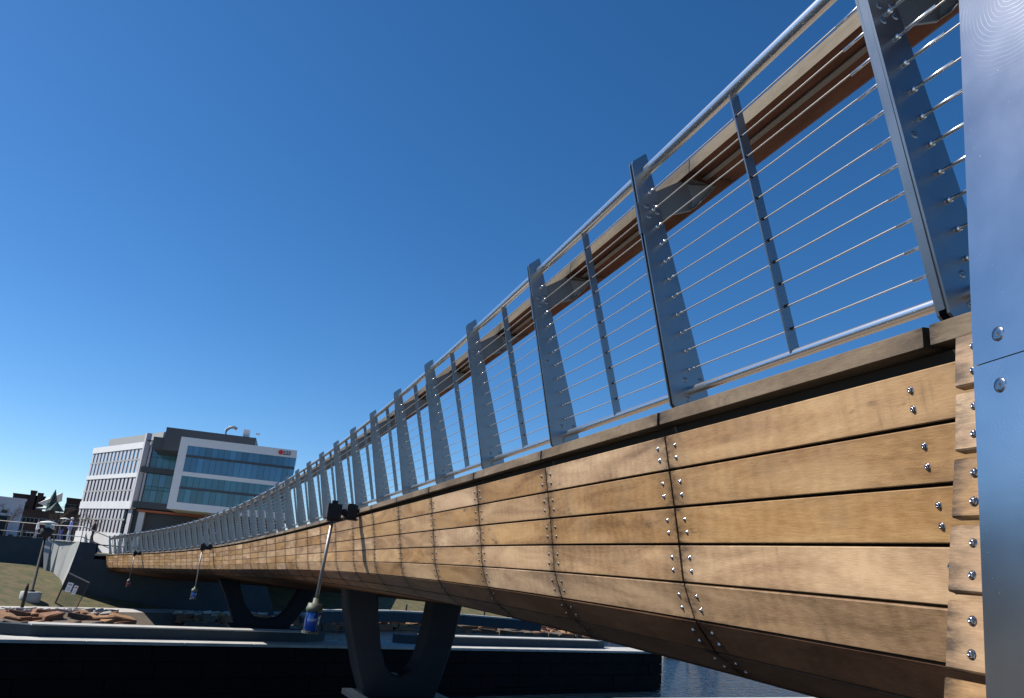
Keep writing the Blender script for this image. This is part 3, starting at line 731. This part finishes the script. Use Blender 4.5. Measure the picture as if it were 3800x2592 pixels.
# bollards of the riverside path
bol = [(1160, 2300, .12), (1390, 2295, .1), (1503, 2300, .1), (1692, 2305, .1), (1795, 2308, .1), (1884, 2310, .1), (1968, 2312, .1)]
where = ['just right of the blue lantern', 'between the legs of the nearer support, left one', 'between the legs of the nearer support, right one', 'first to the right of the nearer support', 'second to the right of the nearer support', 'third to the right of the nearer support', 'farthest right, under the bridge belly']
proto = None
for (x, y, r_), wh in zip(bol, where):
    p = on_z(x, y, .8)
    o = MB().tube([p-up*.1, p+up*1.25, p+up*1.3], [.08, .08, .05], 8).build('bollard', M_BLACK, None, True)
    tag(o, 'thin black post on the riverside path, '+wh, 'post', 'black posts along the riverside path')
p = on_z(80, 2262, .8)
tag(MB().tube([p-up*.2, p+up*1.2, p+up*1.5], [.10, .10, .05], 8).build('bollard', M_BLACK, None, True), 'short black leaning post in front of the round concrete lamp base', 'post', 'black posts along the riverside path')
# low white-topped wall behind the path on the right
lwv = empty('low_wall', (-5, 92, 1), 'low dark wall with white coping behind the riverside path', 'wall')
wl = [on_z(1190, 2263, 1.55), on_z(1460, 2266, 1.55), on_z(1720, 2280, 1.55), on_z(2010, 2304, 1.55)]
for a_, b_ in zip(wl[:-1], wl[1:]):
    d_ = (b_-a_); n_ = Vector((-d_.y, d_.x, 0)).normalized(); k_ = 4
    for j in range(k_):
        c0 = a_.lerp(b_, j/k_); c1 = a_.lerp(b_, (j+.995)/k_)
        MB().prism([Vector((*c0.xy, .6)), Vector((*c1.xy, .6)), c1-up*.14, c0-up*.14], n_*.5).build('panel', M_CONCD, lwv)
        MB().prism([c0-up*.135-n_*.06, c1-up*.135-n_*.06, c1-n_*.06, c0-n_*.06], n_*.62).build('coping', M_GRANL, lwv)

# ---------------------------------------------------------------- white office building
M_WHITE = mat('white_panel', (.66, .66, .66), .5, 0, (.3, .3, (.58, .58, .60)))
M_LILAC = mat('pale_mullion', (.44, .43, .47), .55)
M_GREY = mat('grey_metal_panel', (.30, .30, .29), .5)
M_DKGR = mat('charcoal_panel', (.045, .05, .058), .5)
M_GLASSB = mat('blue_glass', (.05, .17, .28), .12, 0, (.06, .12, (.04, .13, .24)), **{'Specular IOR Level': .8})
M_GLASST = mat('teal_glass', (.035, .135, .19), .12, 0, (.08, .12, (.045, .17, .24)), **{'Specular IOR Level': .8})
M_GLASSD = mat('dark_glass', (.010, .020, .026), .35, **{'Specular IOR Level': .12})
M_ORANGE = mat('orange_soffit', (.38, .10, .04), .6)
M_BRASS = mat('lobby_panel', (.06, .045, .03), .6)
for gm in (M_GLASSB, M_GLASST):      # every pane its own tint
    t = gm.node_tree; b = t.nodes['Principled BSDF']; src = b.inputs['Base Color'].links[0].from_socket
    oi = t.nodes.new('ShaderNodeObjectInfo'); mr = t.nodes.new('ShaderNodeMapRange'); mr.inputs[3].default_value = .65; mr.inputs[4].default_value = 1.3
    hs = t.nodes.new('ShaderNodeHueSaturation'); t.links.new(oi.outputs['Random'], mr.inputs[0]); t.links.new(mr.outputs[0], hs.inputs['Value']); t.links.new(src, hs.inputs['Color']); t.links.new(hs.outputs[0], b.inputs['Base Color'])
bld = empty('office_building', (-95, 215, 4), 'white and blue-glass office building with number 225 and red dot on its top corner', 'building')
AL, AR = 137.0, 14.5
Dc = 230.0; dcr = sight(545, 1640); cxy = Vector((dcr.x, dcr.y))/math.hypot(dcr.x, dcr.y)*Dc
dfr = sight(674, 1620); fxy = Vector((dfr.x, dfr.y))/math.hypot(dfr.x, dfr.y)*209
tL = Vector((math.cos(R(AL)), math.sin(R(AL)), 0)); nL = Vector((math.sin(R(AL)), -math.cos(R(AL)), 0))
if nL.dot(Vector((*cxy, 0))) > 0: nL = -nL
tR = Vector((math.cos(R(AR)), math.sin(R(AR)), 0)); nR = Vector((math.sin(R(AR)), -math.cos(R(AR)), 0))
def LF(x, y, off=0): # point on left face
    q = on_wall(x, y, cxy+Vector(nL.xy)*off, AL); return q
def RF(x, y, off=0): return on_wall(x, y, fxy-Vector(nR.xy)*off, AR)
C3 = Vector((*cxy, 0)); F3 = Vector((*fxy, 0))
def zL(x, y): return LF(x, y).z
def zoomA(a, b): return (270+.265*a, 1580+.265*b)
def zoomB(a, b): return (500+.2208*a, 1570+.2208*b)
def zoomC(a, b): return (780+.1893*a, 1600+.1893*b)
Ltop = LF(*zoomA(290, 320)).z; LW = (LF(*zoomA(100, 1160))-C3); LW.z = 0; LW = LW.length
# rows of the left face, top to bottom (heights)
rowz = [(LF(*zoomA(280, 398)).z, LF(*zoomA(208, 708)).z), (LF(*zoomA(190, 762)).z, LF(*zoomA(125, 1065)).z), (LF(*zoomA(95, 1162)).z, LF(*zoomA(28, 1472)).z)]
mids = [LF(*zoomA(250, 537)).z, LF(*zoomA(160, 925)).z, LF(*zoomA(75, 1300)).z]
GZ = 4.0
def facep(base, t_, n_, u, z, o): return base+t_*u+n_*o+up*z
def wallbox(name, base, t_, n_, u0, u1, z0, z1, o0, o1, m, parent):
    return MB().prism([facep(base, t_, n_, u0, z0, o0), facep(base, t_, n_, u1, z0, o0), facep(base, t_, n_, u1, z1, o0), facep(base, t_, n_, u0, z1, o0)], n_*(o1-o0)).build(name, m, parent)
# body mass behind both faces
bb = [C3+nL*-.6, C3+tL*(LW-.2)-nL*.6, C3+tL*(LW-.2)-nL*26, C3+tR*36-nR*28, C3+tR*36-nR*1.0, C3-nR*1.0+tR*.6]
MB().prism([Vector((*p.xy, GZ-2)) for p in bb], up*(Ltop-.6-GZ+2)).build('body', M_DKGR, bld)
bands = [(Ltop, rowz[0][0]), (rowz[0][1], rowz[1][0]), (rowz[1][1], rowz[2][0]), (rowz[2][1], GZ-1)]
for z1, z0 in bands: wallbox('spandrel', C3, tL, nL, .6 if z0 > GZ+5 else 3.2, LW, z0, z1, -.8, .25, M_WHITE, bld)
NC = 14
for r_, ((z1, z0), zm) in enumerate(zip(rowz, mids)):
    u0_, u1_ = (.6 if r_ < 2 else 3.2), LW; wcol = (u1_-u0_)/NC
    for k in range(NC):
        uc = u0_+(k+.5)*wcol
        wn = wallbox('window', C3, tL, nL, uc-wcol*.5+.01, uc+wcol*.5-.01, z0+.01, z1-.01, -.75, -.10, M_GLASSB if r_ == 0 else M_GLASSD, bld)
        wallbox('pier', C3, tL, nL, uc-wcol*.02, uc+wcol*.5-.012, z0+.005, z1-.005, -.098, .06, M_LILAC, bld)
    wallbox('transom', C3, tL, nL, u0_, u1_, zm-.2, zm+.2, -.09, .09, M_GREY, bld)
wallbox('corner_fin', C3, tL, nL, -.3, .59, LF(*zoomB(20, 1440)).z, LF(*zoomB(290, 165)).z, -.9, .5, M_LILAC, bld)
# rooftop screens
zsc = on_wall(*zoomA(515, 212), cxy-Vector(nL.xy)*4, AL).z
us = (on_wall(*zoomA(515, 212), cxy-Vector(nL.xy)*4, AL)-(C3-nL*4)).xy.length
wallbox('roof_screen', C3-nL*4, tL, nL, 0, us, Ltop-2, zsc+.4, -.5, 0, M_GREY, bld)
# recessed glass bay between
BW = 11
fzt = RF(*zoomB(785, 230)).z; fzb = RF(*zoomB(525, 1437)).z
FW = (RF(*zoomC(1705, 390))-RF(*zoomB(785, 230))).xy.length
CB = C3-nR*.2
def CF_(x, y): return on_wall(x, y, CB.xy, AR)
zg = [(CF_(*zoomB(340, 335)).z, CF_(*zoomB(260, 750)).z), (CF_(*zoomB(225, 845)).z, CF_(*zoomB(135, 1325)).z)]
gu0, gu1 = (CF_(*zoomB(330, 335))-CB).xy.length, 11.5
for z1, z0 in zg:
    for k in range(6):
        a_ = gu0+(gu1-gu0)*k/6; b_ = gu0+(gu1-gu0)*(k+1)/6
        for (q0, q1) in ((z0, z0+(z1-z0)*.42), (z0+(z1-z0)*.42+.06, z0+(z1-z0)*.55), (z0+(z1-z0)*.55+.06, z1)):
            wallbox('pane', CB, tR, nR, a_+.04, b_-.04, q0+.02, q1-.02, -.15, .02, M_GLASST if q1 < z1 or k % 2 else M_GLASSB, bld)
wallbox('charcoal_band', CB, tR, nR, .2, gu1, zg[0][0]+.25, fzt+.6, -.6, .6, M_DKGR, bld)
wallbox('charcoal_band', CB, tR, nR, .2, gu1, zg[1][0]+.1, zg[0][1]-.05, -.6, .9, M_DKGR, bld)
wallbox('charcoal_band', CB, tR, nR, .2, gu1, zg[1][1]-1.7, zg[1][1]-.05, -.6, .9, M_DKGR, bld)
wallbox('orange_trim', CB, tR, nR, gu0, gu1, zg[0][0]+.02, zg[0][0]+.24, -.3, .3, M_ORANGE, bld)
wallbox('pilaster', CB, tR, nR, 1.2, 1.7, zg[0][1], zg[0][0], -.2, .5, M_LILAC, bld)
wallbox('pilaster', CB, tR, nR, 1.2, 1.7, zg[1][1], zg[1][0], -.2, .5, M_LILAC, bld)
# projecting white frame with ribbon glazing
Fb = F3
gA = (RF(*zoomB(885, 378)).z, RF(*zoomB(805, 815)).z); gB = (RF(*zoomB(785, 885)).z, RF(*zoomB(695, 1330)).z)
gu = (RF(*zoomB(805, 815))-RF(*zoomB(664, 815))).xy.length
fr_parts = [('frame_top', 0, FW, gA[0], fzt), ('frame_bottom', 0, FW, fzb, gB[1]), ('frame_middle', gu, FW, gB[0], gA[1])]
for nm, a_, b_, z0, z1 in fr_parts: wallbox(nm, Fb, tR, nR, a_, b_, z0, z1, -18, .0, M_WHITE, bld)
wallbox('frame_side', Fb, tR, nR, 0, gu, gB[1], gA[0], -18, .0, M_WHITE, bld)
for (z1, z0), mm in ((gA, M_GLASSB), (gB, M_GLASST)):
    zm = z0+(z1-z0)*(.60 if mm is M_GLASSB else .55)
    n_ = 18
    for k in range(n_):
        a_ = gu+(FW-gu)*k/n_; b_ = gu+(FW-gu)*(k+1)/n_
        dd = .0 if k % 2 else .015
        wallbox('pane', Fb, tR, nR, a_+.03, b_-.03, zm+.28, z1, -18 if k == n_-1 else -.5, -.12+dd, mm, bld)
        wallbox('pane', Fb, tR, nR, a_+.03, b_-.03, z0, zm-.28, -18 if k == n_-1 else -.5, -.12+dd, mm, bld)
    wallbox('charcoal_strip', Fb, tR, nR, gu, FW-.02, zm-.27, zm+.27, -.5, .05, M_DKGR, bld)  # charcoal strip between lower and upper panes
wallbox('body', Fb, tR, nR, gu, FW-.1, gB[1], gA[0], -17.5, -.55, M_DKGR, bld)
# penthouse
PH = F3-nR*6
def PF(x, y): return on_wall(x, y, PH.xy, AR)
pu0 = (PF(*zoomB(540, 70))-PH); pu0 = Vector((pu0.x, pu0.y, 0)).dot(tR); pu1 = (PF(*zoomC(900, 152))-PH); pu1 = Vector((pu1.x, pu1.y, 0)).dot(tR)
wallbox('penthouse', PH, tR, nR, pu0, pu1, fzt-3, PF(*zoomB(540, 70)).z, -14, 0, M_DKGR, bld)
wallbox('penthouse_link', PH, tR, nR, (PF(566, 1640)-PH).dot(Vector((tR.x, tR.y, 0))), pu0-.02, fzt-3, PF(*zoomB(300, 222)).z, -14, -.5, M_DKGR, bld)
c = PF(*zoomC(690, 120)); MB().box(c+up*.9-nR*2, tR*.8, nR*.8, up*1.3).build('roof_unit', M_WHITE, bld)
c = PF(*zoomC(285, 70)); MB().tube([c-nR*2, c-nR*2+up*1.5, c-nR*2+up*2.3+tR*.8, c-nR*2+up*2.5+tR*1.8, c-nR*2+up*2.1+tR*2.6], .38, 8).build('roof_duct', M_GALV, bld, True)
c = PF(*zoomC(880, 140)); MB().tube([c-nR*1, c-nR*1+up*1.2], .05, 6).box(c-nR*1+up*1.3+tR*.5, tR*.5, nR*.05, up*.25).build('antenna', M_SHADE, bld)
# sign: red dot and number on the frame's top corner
def textmesh(body, size, m, origin, xdir, zdir, parent, name):
    cu = bpy.data.curves.new(name, 'FONT'); cu.body = body; cu.size = size; cu.extrude = .04; cu.align_x = 'LEFT'; cu.offset = .02
    tmp = bpy.data.objects.new(name, cu); COL.objects.link(tmp); bpy.context.view_layer.update()
    me = bpy.data.meshes.new_from_object(tmp.evaluated_get(bpy.context.evaluated_depsgraph_get())); COL.objects.unlink(tmp)
    me.materials.clear(); me.materials.append(m)
    o = bpy.data.objects.new(name, me); COL.objects.link(o); o.parent = parent
    yd = Vector(zdir); xd = Vector(xdir); zd = xd.cross(yd)
    mm_ = Matrix((xd, yd, zd)).transposed().to_4x4(); mm_.translation = Vector(origin)-world_loc(parent); o.matrix_local = mm_; return o
c = RF(*zoomC(1383, 420)); MB().tube([c+nR*.02, c+nR*.2], .58, 24).build('red_dot', mat('sign_red', (.55, .03, .02), .5), bld)
c = RF(*zoomC(1420, 462)); textmesh('225', 1.35, mat('sign_dark', (.06, .02, .07), .5), c+nR*.1, tR, up, bld, 'number_sign')
# ground floor: set-back lobby, white column
wallbox('soffit', CB, tR, nR, 1.5, FW+9, fzb-.55, fzb-.02, -10, 1.2, M_ORANGE, bld)
wallbox('lobby_glass', CB, tR, nR, 9, FW+9, GZ-1, fzb-.6, -6, -5, M_GLASSD, bld)
wallbox('lobby_wall', CB, tR, nR, 3.5, 9, GZ-1, fzb-.6, -5.5, -4, M_BRASS, bld)
wallbox('column', CB, tR, nR, 1.9, 3.4, GZ-1, fzb-.57, -2, .6, M_WHITE, bld)
wallbox('column', CB, tR, nR, 19.0, 19.9, GZ-1, fzb-.57, -1, .6, M_LILAC, bld)
wallbox('side_column', CB, tL, nL, .5, 2.9, GZ-1, rowz[2][0]-.02, -1.5, -.3, M_LILAC, bld)

# ---------------------------------------------------------------- town on the left
M_BRICK = mat('dark_brick', (.055, .032, .028), .9, 0, (.5, .3, (.075, .045, .038)), .3, 3)
M_BRICK2 = mat('brown_brick', (.10, .05, .035), .9, 0, (.5, .3, (.13, .07, .05)), .3, 3)
M_CLAD = mat('pale_cladding', (.42, .43, .48), .7, 0, (.4, .3, (.36, .37, .42)))
M_COPPER = mat('green_copper', (.018, .05, .045), .8)
M_SLATE = mat('pale_roof', (.55, .53, .50), .7)
def house(name, px_l, px_r, ytop, D, ztop_from, m, label, cat='building', az=15, depth=14, win=None, wm=M_GLASSD):
    """block whose front runs from sight px_l to px_r at distance D"""
    def at(x, y): d = sight(x, y); k = D/math.hypot(d.x, d.y); return O0+d*k
    a, b_ = at(px_l, ytop), at(px_r, ytop); zt = a.z
    t_ = Vector((b_.x-a.x, b_.y-a.y, 0)); W_ = t_.length; t_.normalize(); n_ = Vector((t_.y, -t_.x, 0))
    root = empty(name, (a.x, a.y, 3.5), label, cat); base = Vector((a.x, a.y, 0))
    wallbox('wall', base, t_, n_, 0, W_, 1.5, zt, -depth, 0, m, root)
    wallbox('parapet', base, t_, n_, -.15, W_+.15, zt+.003, zt+.35, -depth, .12, m, root)
    if win:
        nx, nz, wh, ww_ = win
        for i in range(nx):
            for j in range(nz):
                uu = W_*(i+.5)/nx; zz = zt-1.6-j*3.4
                f = wallbox('window', base, t_, n_, uu-ww_/2, uu+ww_/2, zz-wh, zz, .01, .08, M_GREY, root)
                wallbox('pane', base, t_, n_, uu-ww_/2+.12, uu+ww_/2-.12, zz-wh+.12, zz-.12, .082, .12, wm, f)
    return root, base, t_, n_, W_, zt
h1 = house('apartment_building', -330, 108, 1814, 150, 0, M_CLAD, 'grey and white block with large corner window and brick lower floors at far left', win=(3, 1, 1.6, 1.0))
root, base, t_, n_, W_, zt = h1
wallbox('brick_floors', base, t_, n_, 0, W_-.5, 1.5, zt-5.4, .02, .3, M_BRICK2, root)
wallbox('canopy', base, t_, n_, W_-8, W_-.2, zt-8.6, zt-7.9, .1, 1.6, mat('blue_awning', (.04, .06, .12), .7), root)
f = wallbox('corner_window', base, t_, n_, W_-5.5, W_-1.2, zt-6.6, zt-2.2, .05, .45, M_CLAD, root)
wallbox('pane', base, t_, n_, W_-5.1, W_-1.6, zt-6.2, zt-2.6, .452, .5, M_GLASSD, f)
house('brick_building', 50, 172, 1834, 300, 0, M_BRICK, 'dark brick block with rooftop boxes behind the grey block', win=(6, 3, 1.5, 1.1))
r2_ = house('rooftop_house', 116, 138, 1824, 296, 0, M_BRICK, 'small square dark roof house standing above the brick block, left one')
house('rooftop_house', 142, 162, 1833, 296, 0, M_BRICK, 'small square dark roof house standing above the brick block, right one')
house('brick_building', 249, 305, 1851, 280, 0, M_BRICK, 'dark brick tower block just left of the white office building', win=(4, 5, 1.4, 1.3))
house('brick_building', 90, 300, 1895, 240, 0, M_BRICK, 'long low dark brick building below the church spire', win=(14, 3, 1.5, 1.0))
def at(x, y, D): d = sight(x, y); k = D/math.hypot(d.x, d.y); return O0+d*k
# church with copper spire
ch = empty('church', at(195, 1895, 260), 'church with green copper spire and sunlit pale roof rising behind the brick buildings', 'church')
a = at(196, 1862, 250); b_ = at(203, 1815, 250)
def pyr(c, r_, z0, z1, k=8):
    vs = [(c.x+r_*math.cos(2*math.pi*j/k), c.y+r_*math.sin(2*math.pi*j/k), z0) for j in range(k)]+[(c.x, c.y, z1)]
    return vs, [tuple(range(k))]+[(j, (j+1) % k, k) for j in range(k)]
vs, fs = pyr(a, 1.3, a.z-.5, b_.z); obj('spire', vs, fs, M_COPPER, ch)
MB().tube([Vector((a.x, a.y, 4)), Vector((a.x, a.y, a.z-.5))], 1.25, 8).build('tower', M_COPPER, ch)
a2 = at(205, 1895, 248); vs, fs = pyr(a2, 2.5, a2.z-.2, at(198, 1860, 248).z, 4); obj('tower_roof', vs, fs, M_COPPER, ch)
r0, r1, r2v = at(160, 1875, 256), at(190, 1852, 256), at(192, 1885, 256)
MB().prism([at(140, 1868, 256), at(192, 1848, 256), at(188, 1880, 256), at(165, 1878, 256)], Vector((0, 5, 2))).build('nave_roof', M_SLATE, ch)
MB().prism([at(133, 1884, 252), at(165, 1886, 252), at(164, 1892, 252), at(134, 1890, 252)], Vector((0, 4, .5))).build('porch_roof', M_SLATE, ch)
MB().prism([at(180, 1872, 252), at(188, 1874, 252), at(186, 1891, 252), at(178, 1889, 252)], Vector((0, 4, 0))).build('gable', M_WHITE, ch)
# more town beyond the frame to the left: it is what the steel sheet mirrors
for k, (azd, D, wd, zt) in enumerate([(128, 150, 26, 17), (137, 140, 30, 21), (147, 130, 30, 19), (157, 125, 30, 16), (168, 130, 34, 18)]):
    c = Vector((math.cos(R(azd))*D, math.sin(R(azd))*D, 0)); t_ = Vector((-math.sin(R(azd)), math.cos(R(azd)), 0)); n_ = -c.normalized()
    root = empty('warehouse', c, ['dark brick warehouse just outside the left edge of the view', 'taller dark brick warehouse along the left river bank', 'brown brick warehouse farther round on the left bank', 'low brick warehouse on the left bank', 'long brick warehouse at the end of the left bank'][k], 'building')
    wallbox('wall', c, t_, n_, -wd/2, wd/2, 1, zt, -14, 0, M_BRICK2 if k % 2 else M_BRICK, root)
    wallbox('parapet', c, t_, n_, -wd/2-.2, wd/2+.2, zt+.003, zt+.5, -14, .15, M_GREY, root)
    for i in range(7):
        for j in range(3):
            u_ = -wd/2+wd*(i+.5)/7; wallbox('window', c, t_, n_, u_-.8, u_+.8, zt-2.6-j*3.6-1.6, zt-2.6-j*3.6, .01, .1, M_GLASSD, root)

# ---------------------------------------------------------------- trees, bare in early spring, on the far bank
M_BARK = mat('bark', (.05, .038, .03), .9)
def bare_tree(p, h, label, seed):
    rg = random.Random(seed); root = empty('bare_tree', p, label, 'tree', 'bare trees on the far bank')
    MB().tube([p-up*.3, p+up*h*.35, p+up*h*.62+Vector((.2, 0, 0))], [h*.022, h*.017, h*.010], 7).build('trunk', M_BARK, root, True)
    cr = MB()
    def br(a, d, l, r_, k):
        e = a+d*l; cr.tube([a, (a+e)/2+Vector((rg.uniform(-.1, .1), rg.uniform(-.1, .1), 0))*l, e], [r_, r_*.8, r_*.55], 4, False)
        if k: 
            for _ in range(3): br(a.lerp(e, rg.uniform(.5, 1)), (d+Vector((rg.uniform(-.8, .8), rg.uniform(-.8, .8), rg.uniform(-.1, .6)))).normalized(), l*.62, r_*.55, k-1)
    for j in range(8):
        an = rg.uniform(0, 6.28); br(p+up*h*rg.uniform(.3, .62), Vector((math.cos(an)*.7, math.sin(an)*.7, .7)).normalized(), h*.28, h*.008, 4)
    cr.build('crown', M_BARK, root)
for j, (x, y, D, h) in enumerate([(20, 1960, 95, 3.2), (345, 1975, 150, 4.5), (205, 1975, 120, 4.5), (275, 1975, 130, 4.5)]):
    q = at(x, y, D); q.z = zt_ if D < 200 else 4
    bare_tree(q, h, ['bare tree in front of the brick floors at far left', 'small bare tree against the white office facade', 'bare tree behind the walking people', 'bare tree left of the white office building'][j], 40+j)
for j, (x, D, h) in enumerate([(2900, 150, 9), (3080, 170, 10), (3300, 160, 9)]):
    q = at(x, 2200, D); q.z = 3.9
    bare_tree(q, h, ['first bare tree behind the far bank at right, mostly hidden by the bridge', 'taller middle bare tree behind the far bank at right, hidden by the bridge', 'rightmost bare tree behind the far bank, hidden by the bridge and steel sheet'][j], 60+j)

# ---------------------------------------------------------------- people
SKIN = mat('skin', (.45, .27, .19), .6)
def person(p, face, label, top_m, leg_m, hat=None, h=1.72, pose=0):
    root = empty('person', p, label, 'person'); s_ = h/1.72
    f = Vector((math.cos(face), math.sin(face), 0)); r_ = Vector((f.y, -f.x, 0))
    def L_(x, y, z): return p+(r_*x+f*y+up*z)*s_
    V = [L_(0, 0, .95), L_(0, .01, 1.2), L_(0, .01, 1.42), L_(0, .02, 1.50), L_(0, .03, 1.60), L_(0, .03, 1.68),
         L_(.17, 0, 1.40), L_(.25, .02, 1.12), L_(.24, .16, .92), L_(-.17, 0, 1.40), L_(-.25, .02, 1.12), L_(-.24, .18, .95),
         L_(.09, 0, .90), L_(.11, .10, .50), L_(.11, .04, .08), L_(.11, .16, .03), L_(-.09, 0, .90), L_(-.11, -.03, .50), L_(-.11, -.16, .08), L_(-.11, -.04, .03)]
    Ed = [(0, 1), (1, 2), (2, 3), (3, 4), (4, 5), (2, 6), (6, 7), (7, 8), (2, 9), (9, 10), (10, 11), (0, 12), (12, 13), (13, 14), (14, 15), (0, 16), (16, 17), (17, 18), (18, 19)]
    rd = [.15, .14, .15, .06, .095, .085, .075, .055, .04, .075, .055, .04, .10, .07, .05, .045, .10, .07, .05, .045]
    me = bpy.data.meshes.new('body'); me.from_pydata([v-p for v in V], Ed, []); o = bpy.data.objects.new('body', me); COL.objects.link(o); o.parent = root
    sk = o.modifiers.new('skin', 'SKIN'); o.modifiers.new('sub', 'SUBSURF').levels = 1; o.modifiers['sub'].render_levels = 1
    for v, q in zip(me.skin_vertices[0].data, rd): v.radius = (q*s_, q*s_)
    me.skin_vertices[0].data[0].use_root = True
    bpy.context.view_layer.update(); m2 = bpy.data.meshes.new_from_object(o.evaluated_get(bpy.context.evaluated_depsgraph_get()))
    o.modifiers.clear(); o.data = m2
    m2.materials.clear()
    for mm_ in (SKIN, top_m, leg_m): m2.materials.append(mm_)
    for q in m2.polygons:
        z = q.center.z/s_; q.material_index = 0 if z > 1.5 else (1 if z > .88 else 2); q.use_smooth = True
    hc = L_(0, .02, 1.69)
    MB().tube([hc-up*.06*s_, hc-up*.0, hc+up*.06*s_, hc+up*.09*s_], [.10*s_, .115*s_, .09*s_, .03*s_], 10).build('cap' if hat else 'hair', hat or mat('dark_hair', (.03, .02, .015), .7), root, True)
    return root
def cloth(nm, c): return mat('cloth_'+nm, c, .9)
pm = zt_-.06
def pat(x, y, off): # standing on the promenade behind the wall along that sight
    d = sight(x, y); k = off/math.hypot(d.x, d.y); return Vector((d.x*k, d.y*k, pm))
person(pat(252, 2000, 69), R(200), 'person in lavender jacket and white cap walking on the far promenade', cloth('lavender', (.30, .32, .62)), cloth('pale', (.5, .5, .55)), cloth('white', (.75, .75, .75)), 1.75)
person(pat(222, 2000, 71), R(180), 'person in dark jacket and blue trousers behind the far railing', cloth('black', (.015, .015, .02)), cloth('violet', (.12, .11, .35)), None, 1.65)
person(pat(128, 2000, 74), R(20), 'person in white top beside the black lamp head on the far promenade', cloth('white', (.65, .63, .62)), cloth('grey', (.2, .2, .22)), None, 1.45)
person(pat(184, 2000, 72), R(0), 'person in beige coat just right of the lamp pole on the far promenade', cloth('beige', (.42, .40, .36)), cloth('grey', (.2, .2, .22)), None, 1.45)
person(pat(343, 1990, 74), R(190), 'person dressed all in black standing before the white office facade', cloth('black', (.015, .015, .02)), cloth('black', (.015, .015, .02)), None, 1.9)
person(P(34.2, -2.6, .058), R(300), 'person with brown hair crossing the far part of the footbridge', cloth('brown', (.10, .05, .03)), cloth('black', (.015, .015, .02)), None, 1.75)
